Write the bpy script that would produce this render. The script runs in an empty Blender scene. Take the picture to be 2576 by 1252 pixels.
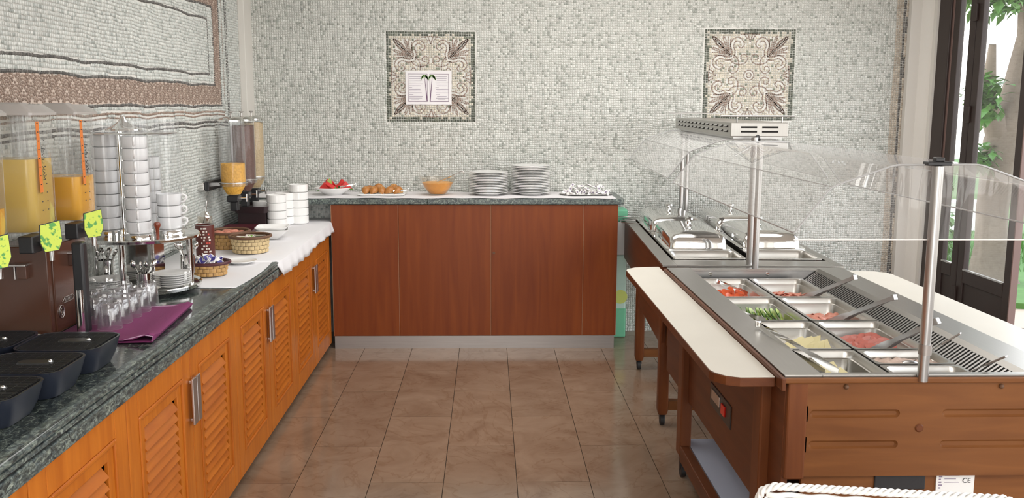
import bpy, math, random
import numpy as np
from mathutils import Vector, Matrix
random.seed(7); rng = np.random.default_rng(7)
C = bpy.context.scene.collection
S = bpy.context.scene
PI = math.pi
# ---------------------------------------------------------------- camera
F = 2315.5
yaw, pitch, roll = 2.5756e-2, 1.54277e-1, 3.521e-3
fw = Vector((math.sin(yaw)*math.cos(pitch), math.cos(yaw)*math.cos(pitch), -math.sin(pitch)))
r0 = Vector((math.cos(yaw), -math.sin(yaw), 0)); u0 = r0.cross(fw)
rt = r0*math.cos(roll)+u0*math.sin(roll); up = -r0*math.sin(roll)+u0*math.cos(roll)
cam = bpy.data.cameras.new('camera'); co = bpy.data.objects.new('camera', cam); C.objects.link(co)
cam.sensor_fit = 'HORIZONTAL'; cam.sensor_width = 36; cam.lens = F*36/2576
cam.clip_start = .05; cam.clip_end = 200
co.matrix_world = Matrix(((rt.x, up.x, -fw.x, 0), (rt.y, up.y, -fw.y, 0), (rt.z, up.z, -fw.z, 1.65), (0, 0, 0, 1)))
S.camera = co
# ---------------------------------------------------------------- world, sun, exposure
w = bpy.data.worlds.new('sky'); S.world = w; w.use_nodes = True
nt = w.node_tree; bg = nt.nodes['Background']
tc = nt.nodes.new('ShaderNodeTexCoord'); sp = nt.nodes.new('ShaderNodeSeparateXYZ'); cr = nt.nodes.new('ShaderNodeValToRGB')
nt.links.new(tc.outputs['Generated'], sp.inputs[0]); nt.links.new(sp.outputs['Z'], cr.inputs[0]); nt.links.new(cr.outputs[0], bg.inputs[0])
cr.color_ramp.elements[0].position = 0; cr.color_ramp.elements[0].color = (1, .98, .95, 1)
cr.color_ramp.elements[1].position = .8; cr.color_ramp.elements[1].color = (.72, .84, 1, 1)
bg.inputs[1].default_value = 5.0
sun = bpy.data.lights.new('sun', 'SUN'); sun.energy = 1.2; sun.angle = .02; sun.color = (1, .95, .86)
so = bpy.data.objects.new('sun', sun); C.objects.link(so); so.rotation_euler = (math.radians(-35), math.radians(-28), 0)
S.view_settings.view_transform = 'Standard'; S.view_settings.look = 'None'
S.view_settings.exposure = 0.0; S.view_settings.gamma = 1; S.view_settings.use_curve_mapping = False
def area(name, loc, rot, sx, sy, power, col=(1, 1, 1)):
    l = bpy.data.lights.new(name, 'AREA'); l.shape = 'RECTANGLE'; l.size = sx; l.size_y = sy; l.energy = power; l.color = col
    o = bpy.data.objects.new(name, l); C.objects.link(o); o.location = loc; o.rotation_euler = rot; return o
# unseen fill lights added under the ceiling to brighten the room
area('fill_light', (.6, -1.0, 2.94), (0, 0, 0), 3.0, 2.0, 110, (1, .98, .95))
area('fill_light', (.7, 4.9, 2.94), (0, 0, 0), 3.0, 1.8, 64, (1, .98, .95))  # added fill brightening the back wall and worktops from above

# ---------------------------------------------------------------- materials
def newmat(name):
    m = bpy.data.materials.new(name); m.use_nodes = True
    return m, m.node_tree, m.node_tree.nodes['Principled BSDF']
def P(name, col, rough=.5, metal=0, coat=0, noise=0, nscale=20, bump=0, bscale=60, trans=0, ior=1.45, sss=0, aniso=None):
    m, t, b = newmat(name)
    b.inputs['Base Color'].default_value = (*col, 1); b.inputs['Roughness'].default_value = rough
    b.inputs['Metallic'].default_value = metal; b.inputs['Coat Weight'].default_value = coat
    b.inputs['Coat Roughness'].default_value = .08
    if trans: b.inputs['Transmission Weight'].default_value = trans; b.inputs['IOR'].default_value = ior
    if sss: b.inputs['Subsurface Weight'].default_value = sss; b.inputs['Subsurface Scale'].default_value = .02
    if noise or bump:
        tc = t.nodes.new('ShaderNodeTexCoord')
    if noise:
        n = t.nodes.new('ShaderNodeTexNoise'); n.inputs['Scale'].default_value = nscale; n.inputs['Detail'].default_value = 4
        mp = t.nodes.new('ShaderNodeMapping')
        if aniso: mp.inputs['Scale'].default_value = aniso
        t.links.new(tc.outputs['Object'], mp.inputs[0]); t.links.new(mp.outputs[0], n.inputs[0])
        mx = t.nodes.new('ShaderNodeMix'); mx.data_type = 'RGBA'
        t.links.new(n.outputs[0], mx.inputs[0])
        mx.inputs[6].default_value = (*[c*(1-noise) for c in col], 1); mx.inputs[7].default_value = (*[min(1, c*(1+noise)) for c in col], 1)
        t.links.new(mx.outputs[2], b.inputs['Base Color'])
    if bump:
        n2 = t.nodes.new('ShaderNodeTexNoise'); n2.inputs['Scale'].default_value = bscale; n2.inputs['Detail'].default_value = 3
        t.links.new(tc.outputs['Object'], n2.inputs[0]); bp = t.nodes.new('ShaderNodeBump'); bp.inputs['Strength'].default_value = bump
        bp.inputs['Distance'].default_value = .01
        t.links.new(n2.outputs[0], bp.inputs['Height']); t.links.new(bp.outputs[0], b.inputs['Normal'])
    return m
def ramp(t, fac, stops):
    r = t.nodes.new('ShaderNodeValToRGB'); t.links.new(fac, r.inputs[0])
    e = r.color_ramp.elements
    while len(e) < len(stops): e.new(.5)
    for i, (p, c) in enumerate(stops): e[i].position = p; e[i].color = (*c, 1)
    return r.outputs[0]
def wood(name, c1, c2, scale, rough=.4, coat=.25):
    m, t, b = newmat(name)
    tc = t.nodes.new('ShaderNodeTexCoord'); mp = t.nodes.new('ShaderNodeMapping'); mp.inputs['Scale'].default_value = scale
    oi = t.nodes.new('ShaderNodeObjectInfo'); ad = t.nodes.new('ShaderNodeVectorMath'); ad.operation = 'ADD'
    sc = t.nodes.new('ShaderNodeVectorMath'); sc.operation = 'SCALE'; sc.inputs[3].default_value = 1
    t.links.new(tc.outputs['Object'], mp.inputs[0])
    cx = t.nodes.new('ShaderNodeCombineXYZ'); mu = t.nodes.new('ShaderNodeMath'); mu.operation = 'MULTIPLY'; mu.inputs[1].default_value = 9
    t.links.new(oi.outputs['Random'], mu.inputs[0])
    for i in range(3): t.links.new(mu.outputs[0], cx.inputs[i])
    t.links.new(mp.outputs[0], ad.inputs[0]); t.links.new(cx.outputs[0], ad.inputs[1])
    n = t.nodes.new('ShaderNodeTexNoise'); n.inputs['Scale'].default_value = 1; n.inputs['Detail'].default_value = 6; n.inputs['Distortion'].default_value = .6
    t.links.new(ad.outputs[0], n.inputs[0])
    t.links.new(ramp(t, n.outputs[0], [(.3, c1), (.7, c2)]), b.inputs['Base Color'])
    b.inputs['Roughness'].default_value = rough; b.inputs['Coat Weight'].default_value = coat; b.inputs['Coat Roughness'].default_value = .15; b.inputs['Specular IOR Level'].default_value = .28
    return m
def clear(name, tint=(1, 1, 1), ior=1.45, rough=0, refl=1.0, haze=0, bump=0, bscale=3):
    """thin sheet: what lies behind shows straight through, with a fresnel reflection and a little pale diffuse haze mixed in"""
    m = bpy.data.materials.new(name); m.use_nodes = True; t = m.node_tree; t.nodes.clear()
    out = t.nodes.new('ShaderNodeOutputMaterial'); tr = t.nodes.new('ShaderNodeBsdfTransparent'); gl = t.nodes.new('ShaderNodeBsdfGlossy')
    lw = t.nodes.new('ShaderNodeLayerWeight'); lw.inputs[0].default_value = .5; mx = t.nodes.new('ShaderNodeMixShader')
    pw = t.nodes.new('ShaderNodeMath'); pw.operation = 'POWER'; pw.inputs[1].default_value = 4.5; t.links.new(lw.outputs['Facing'], pw.inputs[0])
    f0 = ((ior-1)/(ior+1))**2; fr = t.nodes.new('ShaderNodeMath'); fr.operation = 'MULTIPLY_ADD'; fr.inputs[1].default_value = 1-f0; fr.inputs[2].default_value = f0; t.links.new(pw.outputs[0], fr.inputs[0])
    tr.inputs[0].default_value = (*tint, 1); gl.inputs['Roughness'].default_value = rough; gl.inputs[0].default_value = (refl, refl, refl, 1)
    t.links.new(fr.outputs[0], mx.inputs[0]); t.links.new(tr.outputs[0], mx.inputs[1]); t.links.new(gl.outputs[0], mx.inputs[2])
    last = mx
    if haze:
        df = t.nodes.new('ShaderNodeBsdfDiffuse'); df.inputs[0].default_value = (.85, .84, .84, 1); m2 = t.nodes.new('ShaderNodeMixShader'); m2.inputs[0].default_value = haze
        t.links.new(mx.outputs[0], m2.inputs[1]); t.links.new(df.outputs[0], m2.inputs[2]); last = m2
    if bump:
        tc = t.nodes.new('ShaderNodeTexCoord'); mp = t.nodes.new('ShaderNodeMapping'); mp.inputs['Scale'].default_value = (3, 3, .6)
        n = t.nodes.new('ShaderNodeTexNoise'); n.inputs['Scale'].default_value = bscale; bp = t.nodes.new('ShaderNodeBump'); bp.inputs['Strength'].default_value = bump; bp.inputs['Distance'].default_value = .02
        t.links.new(tc.outputs['Object'], mp.inputs[0]); t.links.new(mp.outputs[0], n.inputs[0]); t.links.new(n.outputs[0], bp.inputs['Height']); t.links.new(bp.outputs[0], gl.inputs['Normal'])
    t.links.new(last.outputs[0], out.inputs[0])
    return m
M = {}
M['plaster'] = P('plaster', (.68, .655, .61), .75, bump=.05)
M['ceiling'] = P('ceiling paint', (.8, .79, .77), .8, bump=.02)
M['grout'] = P('grout', (.71, .705, .665), .85, noise=.1, nscale=30)
m, t, b = newmat('tesserae'); at = t.nodes.new('ShaderNodeAttribute'); at.attribute_name = 'Col'
t.links.new(at.outputs['Color'], b.inputs['Base Color']); b.inputs['Roughness'].default_value = .38; M['tess'] = m
# marble floor
m, t, b = newmat('marble'); tc = t.nodes.new('ShaderNodeTexCoord'); oi = t.nodes.new('ShaderNodeObjectInfo')
ge = t.nodes.new('ShaderNodeNewGeometry')
n = t.nodes.new('ShaderNodeTexNoise'); n.inputs['Scale'].default_value = 3.2; n.inputs['Detail'].default_value = 9; n.inputs['Roughness'].default_value = .62; n.inputs['Distortion'].default_value = 1.1
cx = t.nodes.new('ShaderNodeCombineXYZ'); mu = t.nodes.new('ShaderNodeMath'); mu.operation = 'MULTIPLY'; mu.inputs[1].default_value = 37
t.links.new(oi.outputs['Random'], mu.inputs[0]); t.links.new(mu.outputs[0], cx.inputs[0]); t.links.new(mu.outputs[0], cx.inputs[2])
ad = t.nodes.new('ShaderNodeVectorMath'); t.links.new(ge.outputs['Position'], ad.inputs[0]); t.links.new(cx.outputs[0], ad.inputs[1]); t.links.new(ad.outputs[0], n.inputs[0])
c = ramp(t, n.outputs[0], [(.28, (.195, .122, .078)), (.46, (.25, .167, .112)), (.62, (.285, .197, .136)), (.8, (.34, .244, .172))])
n2 = t.nodes.new('ShaderNodeTexNoise'); n2.inputs['Scale'].default_value = 2.2; n2.inputs['Detail'].default_value = 7; n2.inputs['Distortion'].default_value = 2.4
t.links.new(ad.outputs[0], n2.inputs[0])
v = ramp(t, n2.outputs[0], [(.485, (1, 1, 1)), (.499, (.78, .72, .66)), (.506, (.84, .78, .72)), (.52, (1, 1, 1))])
mx = t.nodes.new('ShaderNodeMix'); mx.data_type = 'RGBA'; mx.blend_type = 'MULTIPLY'; mx.inputs[0].default_value = .7
t.links.new(c, mx.inputs[6]); t.links.new(v, mx.inputs[7])
hs = t.nodes.new('ShaderNodeHueSaturation'); mr = t.nodes.new('ShaderNodeMapRange'); mr.inputs[3].default_value = .95; mr.inputs[4].default_value = 1.05
t.links.new(oi.outputs['Random'], mr.inputs[0]); t.links.new(mr.outputs[0], hs.inputs['Value']); t.links.new(mx.outputs[2], hs.inputs['Color'])
t.links.new(hs.outputs[0], b.inputs['Base Color']); b.inputs['Roughness'].default_value = .13; b.inputs['Specular IOR Level'].default_value = .55; M['marble'] = m
M['joint'] = P('floor joint', (.10, .075, .055), .9)
# granite
def granite(name, gain=1, rough=.12):
    m, t, b = newmat(name); ge = t.nodes.new('ShaderNodeNewGeometry')
    vo = t.nodes.new('ShaderNodeTexVoronoi'); vo.inputs['Scale'].default_value = 95
    n = t.nodes.new('ShaderNodeTexNoise'); n.inputs['Scale'].default_value = 60; n.inputs['Detail'].default_value = 6; n.inputs['Roughness'].default_value = .7; n.inputs['Distortion'].default_value = 1.5
    mp = t.nodes.new('ShaderNodeMapping'); mp.inputs['Scale'].default_value = (1, .6, 1.3); mp.inputs['Rotation'].default_value = (.5, .3, .6)
    t.links.new(ge.outputs['Position'], mp.inputs[0]); t.links.new(mp.outputs[0], vo.inputs[0]); t.links.new(mp.outputs[0], n.inputs[0])
    a = ramp(t, n.outputs[0], [(.36, (.018*gain, .022*gain, .024*gain)), (.5, (.07*gain, .085*gain, .082*gain)), (.6, (.17*gain, .2*gain, .185*gain)), (.75, (.36*gain, .38*gain, .34*gain))])
    bb = ramp(t, vo.outputs['Color'], [(.2, (.6, .65, .7)), (.8, (1.25, 1.25, 1.15))])
    mx = t.nodes.new('ShaderNodeMix'); mx.data_type = 'RGBA'; mx.blend_type = 'MULTIPLY'; mx.inputs[0].default_value = 1
    t.links.new(a, mx.inputs[6]); t.links.new(bb, mx.inputs[7]); t.links.new(mx.outputs[2], b.inputs['Base Color'])
    b.inputs['Roughness'].default_value = rough
    return m
M['granite'] = granite('polished granite', .62)
M['granite_edge'] = granite('granite edge', 1.25, .3)
M['louvre'] = wood('orange cherry wood', (.37, .092, .007), (.50, .145, .013), (30, 2.5, 2.5), .42, .12)
M['louvre_v'] = wood('orange cherry wood upright', (.42, .108, .008), (.55, .165, .015), (30, 30, 2.5), .42, .12)
M['redwood'] = wood('red cherry veneer', (.165, .032, .005), (.225, .052, .008), (22, 22, 1.6), .45, .06)
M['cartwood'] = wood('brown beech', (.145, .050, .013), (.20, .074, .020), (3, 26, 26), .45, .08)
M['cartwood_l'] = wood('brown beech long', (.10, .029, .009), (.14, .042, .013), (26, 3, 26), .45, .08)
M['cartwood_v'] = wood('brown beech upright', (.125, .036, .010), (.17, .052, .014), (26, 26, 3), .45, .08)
M['steel'] = P('brushed stainless steel', (.44, .43, .42), .3, 1, noise=.05, nscale=8, aniso=(2, 60, 60))
M['steel_top'] = P('satin stainless top', (.40, .385, .36), .34, 1, noise=.06, nscale=5, aniso=(30, 2, 2))
M['chrome'] = P('chrome', (.80, .79, .77), .07, 1)
M['pansteel'] = P('pan steel', (.52, .50, .465), .3, 1, noise=.05, nscale=10)
M['alu'] = P('aluminium plinth', (.36, .33, .31), .42, 1, noise=.12, nscale=4, aniso=(1, 1, 20))
M['handle'] = P('satin nickel', (.60, .57, .55), .35, 1)
M['china'] = P('white china', (.88, .875, .86), .12, coat=.4)
M['cup'] = P('white cup china', (.84, .84, .85), .15, coat=.3)
M['cloth'] = P('white cloth', (.77, .76, .775), .9, bump=.25, bscale=9)
M['paper'] = P('white paper', (.80, .78, .79), .9)
M['black'] = P('black plastic', (.018, .018, .02), .35)
M['navy'] = P('blue black plastic', (.016, .02, .032), .3, coat=.2)
M['rubber'] = P('black rubber', (.015, .015, .016), .55)
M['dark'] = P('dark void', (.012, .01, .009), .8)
M['doorframe'] = P('dark brown aluminium', (.028, .016, .013), .5)
M['dooredge'] = P('brown aluminium edge', (.17, .105, .09), .4)
M['dispbrown'] = P('brown laminate', (.085, .034, .02), .25, coat=.4)
M['acrylic'] = clear('acrylic sheet', (.985, .985, .985), 1.25, .02, .9, .17)  # pale diffuse share stands in for grey reflections on the hood
M['acrylic_edge'] = P('acrylic edge', (.42, .42, .42), .3)
M['acrylic_end'] = clear('acrylic end panel', (.99, .99, .99), 1.4, .03, 1, .06, bump=.35)
M['pane'] = clear('window pane', (.98, .985, .98), 1.2, 0, 1, .01)
M['tank'] = clear('clear tank', (.95, .95, .94), 1.4, .05, 1, .06)
M['tube'] = clear('clear tube', (.95, .955, .96), 1.42, .03, 1, .03)
m, t, b = newmat('tumbler glass'); t.nodes.remove(b); g = t.nodes.new('ShaderNodeBsdfGlass'); g.inputs['IOR'].default_value = 1.45; g.inputs['Color'].default_value = (.97, .97, .98, 1)
t.links.new(g.outputs[0], t.nodes['Material Output'].inputs[0]); M['glass'] = m
M['bowlglass'] = clear('bowl glass', (.95, .93, .9), 1.4, .02, 1, .02)
M['juice_pale'] = P('cloudy pale juice', (.62, .42, .075), .25, noise=.08, nscale=6, coat=.3)
M['juice'] = P('orange juice', (.80, .40, .004), .25, noise=.05, nscale=6, coat=.3)
M['strip'] = P('orange level strip', (.72, .20, .03), .5)
M['tag'] = P('lemon picture tag', (.52, .68, .06), .5)
# lemon picture
def spots(name, base, spot, scale, th=.52, rough=.5):
    m, t, b = newmat(name); tc = t.nodes.new('ShaderNodeTexCoord'); n = t.nodes.new('ShaderNodeTexNoise'); n.inputs['Scale'].default_value = scale; n.inputs['Detail'].default_value = 2
    t.links.new(tc.outputs['Object'], n.inputs[0]); t.links.new(ramp(t, n.outputs[0], [(th, base), (th+.06, spot)]), b.inputs['Base Color']); b.inputs['Roughness'].default_value = rough
    return m
M['tag'] = spots('lemon picture tag', (.62, .76, .10), (.10, .36, .08), 55, .55)
M['purple'] = P('purple napkin cloth', (.21, .03, .125), .85, bump=.1, bscale=200)
M['seam'] = P('pale lilac seam', (.62, .38, .55), .8)
M['wicker_pale'] = P('pale wicker', (.62, .47, .25), .6, noise=.25, nscale=60)
M['wicker_gold'] = P('golden wicker', (.50, .29, .10), .5, noise=.3, nscale=60)
M['wicker_dark'] = P('brown wicker rim', (.13, .062, .03), .6, noise=.3, nscale=60)
M['maroon'] = P('maroon plastic', (.07, .012, .018), .4)
M['darktray'] = P('black brown plastic', (.028, .014, .016), .35)
M['tin'] = P('brown cocoa tin', (.10, .018, .012), .4)
M['redprint'] = P('red print', (.55, .06, .04), .5)
M['whiteprint'] = P('white print', (.75, .68, .62), .5)
M['flakes'] = P('corn flakes', (.78, .40, .06), .7, noise=.35, nscale=70, bump=.8, bscale=60)
M['darkcereal'] = P('chocolate cereal', (.13, .06, .045), .7, noise=.4, nscale=90, bump=.8, bscale=80)
M['muesli'] = P('muesli', (.50, .38, .22), .8, noise=.4, nscale=120, bump=.6, bscale=100)
M['melon'] = P('watermelon flesh', (.62, .03, .025), .35, noise=.25, nscale=40, sss=.1)
M['rind'] = P('green rind', (.08, .22, .03), .5)
M['pastry'] = spots('glazed pastry', (.42, .17, .04), (.68, .40, .16), 22, .5, .35)
M['fruitsalad'] = P('orange fruit salad', (.85, .37, .015), .3, noise=.2, nscale=50, bump=.5, bscale=50)
M['sachet'] = P('white foil sachet', (.80, .78, .76), .35, noise=.1)
M['bluesachet'] = P('blue print', (.04, .03, .25), .4)
M['cucumber'] = P('cucumber flesh', (.44, .56, .14), .4); M['cukeskin'] = P('cucumber skin', (.05, .14, .015), .4)
M['tomato'] = P('tomato', (.62, .09, .02), .3)
M['ham'] = P('ham', (.58, .22, .15), .4, noise=.3, nscale=30)
M['salami'] = P('salami', (.38, .08, .05), .4, noise=.4, nscale=60)
M['cheese'] = P('cheese', (.62, .54, .26), .45)
M['spread'] = P('pale spread', (.55, .40, .32), .4, noise=.3, nscale=40, bump=.6, bscale=40)
M['traycream'] = P('cream laminate', (.66, .62, .54), .35, noise=.05, nscale=5)
M['shelfgrey'] = P('grey laminate shelf', (.42, .45, .55), .5)
M['knobwood'] = P('red brown wood knob', (.20, .035, .012), .3, coat=.5)
M['coolgreen'] = P('mint green plastic', (.16, .50, .30), .4)
M['palemint'] = P('pale mint print', (.50, .68, .60), .4, noise=.15, nscale=6)
M['lime'] = P('lime print', (.55, .62, .15), .5)
M['whiteplastic'] = P('white plastic', (.78, .77, .75), .4)
M['wick_white'] = P('white woven resin', (.80, .785, .76), .45, noise=.05)
M['bark'] = P('pale bark', (.13, .10, .075), .9, noise=.35, nscale=5, bump=1, bscale=9)
M['leaf'] = P('bright leaves', (.045, .13, .015), .5, noise=.5, nscale=1.2)
M['leaf_dk'] = P('deep leaves', (.05, .18, .03), .5, noise=.4, nscale=2)
M['grass'] = P('grass', (.05, .12, .02), .9, noise=.4, nscale=6)
M['terrace'] = P('terrace paving', (.30, .235, .175), .8, noise=.12, nscale=3)
M['stonekerb'] = P('white kerb', (.7, .69, .66), .8)
M['red_led'] = P('red switch', (.7, .02, .01), .3)
M['ink'] = P('grey ink', (.25, .2, .28), .7); M['inkpurple'] = P('purple ink', (.12, .05, .12), .6); M['palmgreen'] = P('palm green', (.14, .36, .04), .6); M['blackink'] = P('black ink', (.02, .02, .02), .6)

# ---------------------------------------------------------------- mesh helpers
class MB:
    def __init__(s): s.v = []; s.f = []
    def add(s, vs, fs):
        k = len(s.v); s.v += [tuple(p) for p in vs]; s.f += [tuple(i+k for i in f) for f in fs]; return s
    def box(s, x0, x1, y0, y1, z0, z1):
        return s.add([(x, y, z) for z in (z0, z1) for y in (y0, y1) for x in (x0, x1)], [(0, 2, 3, 1), (4, 5, 7, 6), (0, 1, 5, 4), (2, 6, 7, 3), (0, 4, 6, 2), (1, 3, 7, 5)])
    def cb(s, c, d, R=None):
        vs = [Vector((x*d[0]/2, y*d[1]/2, z*d[2]/2)) for z in (-1, 1) for y in (-1, 1) for x in (-1, 1)]
        if R is not None: vs = [R @ v for v in vs]
        return s.add([v+Vector(c) for v in vs], [(0, 2, 3, 1), (4, 5, 7, 6), (0, 1, 5, 4), (2, 6, 7, 3), (0, 4, 6, 2), (1, 3, 7, 5)])
    def rings(s, rs, cap0=True, cap1=True, loop=False):
        n = len(rs[0]); k = len(s.v)
        for r in rs: s.v += [tuple(p) for p in r]
        m = len(rs)
        for i in range(m if loop else m-1):
            a = k+i*n; b = k+((i+1) % m)*n
            for j in range(n): s.f.append((a+j, a+(j+1) % n, b+(j+1) % n, b+j))
        if not loop:
            if cap0: s.f.append(tuple(k+j for j in reversed(range(n))))
            if cap1: s.f.append(tuple(k+(m-1)*n+j for j in range(n)))
        return s
    def tube(s, pts, r, n=8, loop=False):
        pts = [Vector(p) for p in pts]; m = len(pts); rs = []
        rr = r if isinstance(r, (list, tuple)) else [r]*m
        prev = None
        for i, p in enumerate(pts):
            if loop: d = pts[(i+1) % m]-pts[i-1]
            else: d = pts[min(i+1, m-1)]-pts[max(i-1, 0)]
            d = d.normalized()
            if prev is None:
                a = Vector((0, 0, 1)) if abs(d.z) < .9 else Vector((1, 0, 0)); a = (a-d*a.dot(d)).normalized()
            else: a = (prev-d*prev.dot(d)).normalized()
            prev = a; b = d.cross(a)
            rs.append([p+(a*math.cos(2*PI*j/n)+b*math.sin(2*PI*j/n))*rr[i] for j in range(n)])
        return s.rings(rs, loop=loop)
    def lathe(s, prof, n=24, c=(0, 0, 0), caps=True, sx=1, sy=1, fn=None):
        rs = []
        for r, z in prof:
            r = max(r, .0004)
            rs.append([(c[0]+sx*r*math.cos(2*PI*j/n)*(fn(j/n) if fn else 1), c[1]+sy*r*math.sin(2*PI*j/n)*(fn(j/n) if fn else 1), c[2]+z) for j in range(n)])
        return s.rings(rs, caps, caps)
    def cyl(s, p0, p1, r, n=16, r1=None):
        return s.tube([p0, p1], [r, r if r1 is None else r1], n)
    def prism(s, poly, lo, hi, axis='z'):
        def q(p, h):
            if axis == 'z': return (p[0], p[1], h)
            if axis == 'y': return (p[0], h, p[1])
            return (h, p[0], p[1])
        return s.rings([[q(p, lo) for p in poly], [q(p, hi) for p in poly]])
    def ball(s, c, r, n=12, m=8, sc=(1, 1, 1)):
        prof = [(math.sin(PI*i/m), -math.cos(PI*i/m)) for i in range(m+1)]
        rs = [[(c[0]+r*sc[0]*max(p, .01)*math.cos(2*PI*j/n), c[1]+r*sc[1]*max(p, .01)*math.sin(2*PI*j/n), c[2]+r*sc[2]*z) for j in range(n)] for p, z in prof]
        return s.rings(rs)
    def xf(s, Mx):
        s.v = [tuple(Mx @ Vector(p)) for p in s.v]; return s
def wl(o):
    v = Vector((0, 0, 0))
    while o: v += o.location; o = o.parent
    return v
def B(mb, name, mat, parent=None, bevel=0, smooth=None, seg=2, solid=0):
    me = bpy.data.meshes.new(name); me.from_pydata(mb.v, [], mb.f); me.validate()
    import bmesh
    bm = bmesh.new(); bm.from_mesh(me); bmesh.ops.recalc_face_normals(bm, faces=bm.faces); bm.to_mesh(me); bm.free()
    if smooth:
        me.polygons.foreach_set('use_smooth', [True]*len(me.polygons)); me.set_sharp_from_angle(angle=math.radians(smooth))
    me.materials.append(M[mat] if isinstance(mat, str) else mat)
    o = bpy.data.objects.new(name, me); C.objects.link(o)
    if parent is not None: o.parent = parent; o.location = -wl(parent)
    if solid: md = o.modifiers.new('s', 'SOLIDIFY'); md.thickness = solid; md.offset = 0
    if bevel:
        md = o.modifiers.new('b', 'BEVEL'); md.width = bevel; md.segments = seg; md.limit_method = 'ANGLE'; md.angle_limit = math.radians(40)
    return o
def tag(o, label, cat, group=None):
    o['label'] = label; o['category'] = cat
    if group: o['group'] = group
    return o
def T(name, label, cat, loc=(0, 0, 0), group=None):
    o = bpy.data.objects.new(name, None); C.objects.link(o); o.location = loc; o.empty_display_size = .05
    return tag(o, label, cat, group)
def copy_tree(o, parent=None):
    c = o.copy(); C.objects.link(c)
    if parent: c.parent = parent
    for ch in list(o.children): copy_tree(ch, c)
    return c
def put(proto, i, loc, label=None, rz=0, group=None, rot=None):
    o = proto if i == 0 else copy_tree(proto)
    o.location = loc; o.rotation_euler = rot if rot else (0, 0, rz)
    if label: o['label'] = label
    if group: o['group'] = group
    return o
def struct(o): o['kind'] = 'structure'; return o
def stuff(o): o['kind'] = 'stuff'; return o
def E(name): o = bpy.data.objects.new(name, None); C.objects.link(o); o.empty_display_size = .1; return struct(o)
def rrect(w, l, r, z, n=4, cx=0, cy=0):
    pts = []
    for qx, qy, a0 in ((1, 1, 0), (-1, 1, 90), (-1, -1, 180), (1, -1, 270)):
        for i in range(n+1):
            a = math.radians(a0+90*i/n); pts.append((cx+qx*(w/2-r)+r*math.cos(a), cy+qy*(l/2-r)+r*math.sin(a), z))
    return pts
ORD = ['first', 'second', 'third', 'fourth', 'fifth', 'sixth', 'seventh', 'eighth', 'ninth', 'tenth', 'eleventh', 'twelfth', 'thirteenth', 'fourteenth', 'fifteenth', 'sixteenth', 'seventeenth', 'eighteenth', 'nineteenth', 'twentieth']

# ================================================================ SETTING
XL, YB, XR, YR, ZC = -1.70, 6.65, 3.15, -4.0, 3.0
floor = struct(B(MB().box(XL-.1, 6.5, YR, YB+.1, -.08, -.012), 'floor', 'joint'))
# marble tiles as single children
base_tile = None; nt_ = 0
L_, W_ = .875, .325
tiles = []
for i in range(-6, 16):
    x0 = .125+W_*i
    if x0 > 3.6: continue
    off = 4.755 if i % 2 == 0 else 4.32
    for j in range(-7, 4):
        y0 = off+L_*j
        tiles.append((x0, y0))
for x0, y0 in tiles:
    xa, xb = max(x0, XL), min(x0+W_, 3.45); ya, yb = max(y0, YR), min(y0+L_, YB)
    if xb-xa < .01 or yb-ya < .01: continue
    full = abs(xb-xa-W_) < 1e-6 and abs(yb-ya-L_) < 1e-6
    if full and base_tile is not None: me = base_tile.data; o = bpy.data.objects.new('tile', me); C.objects.link(o)
    else:
        o = B(MB().box(0, xb-xa-.003, 0, yb-ya-.003, -.012, 0), 'tile', 'marble')
        if full: base_tile = o
    o.parent = floor; o.location = (xa+.0015, ya+.0015, random.uniform(-.0002, 0)); nt_ += 1
ceiling = struct(B(MB().box(XL-.1, XR+.15, YR, YB+.1, ZC, ZC+.1), 'ceiling', 'ceiling'))
# ---- mosaic tesserae
SH = [1., .0]
def tess_mesh(name, quads, cols, nrm, depth, parent):
    """quads: N x 4 x 3 outer corners (front), extruded back by depth along -nrm"""
    q = np.asarray(quads, dtype=np.float64); N = len(q)
    nrm = np.array(nrm, float)
    cen = q.mean(1, keepdims=True)
    front = cen+(q-cen)*.90+nrm*depth
    v = np.concatenate([front, q], 1).reshape(-1, 3)
    idx = np.array([[0, 1, 2, 3], [0, 4, 5, 1], [1, 5, 6, 2], [2, 6, 7, 3], [3, 7, 4, 0]])
    f = (np.arange(N)[:, None, None]*8+idx[None]).reshape(-1, 4)
    me = bpy.data.meshes.new(name); me.vertices.add(len(v)); me.vertices.foreach_set('co', v.ravel())
    me.loops.add(f.size); me.loops.foreach_set('vertex_index', f.ravel().astype(np.int32))
    me.polygons.add(len(f)); me.polygons.foreach_set('loop_start', (np.arange(len(f))*4).astype(np.int32)); me.polygons.foreach_set('loop_total', np.full(len(f), 4, np.int32))
    me.update(calc_edges=True)
    ca = me.color_attributes.new('Col', 'FLOAT_COLOR', 'POINT')
    c4 = np.ones((N, 8, 4)); c4[:, :, :3] = np.asarray(cols)[:, None, :]
    ca.data.foreach_set('color', c4.ravel().astype(np.float32))
    me.materials.append(M['tess']); o = bpy.data.objects.new(name, me); C.objects.link(o); o.parent = parent; o.location = -wl(parent)
    return stuff(o)
def smooth_noise(n, m, k):
    a = rng.normal(size=(n//k+3, m//k+3)); x = np.linspace(0, a.shape[0]-1.001, n); y = np.linspace(0, a.shape[1]-1.001, m)
    xi = x.astype(int); yi = y.astype(int); fx = (x-xi)[:, None]; fy = (y-yi)[None]
    return (a[xi][:, yi]*(1-fx)*(1-fy)+a[xi+1][:, yi]*fx*(1-fy)+a[xi][:, yi+1]*(1-fx)*fy+a[xi+1][:, yi+1]*fx*fy)
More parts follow.
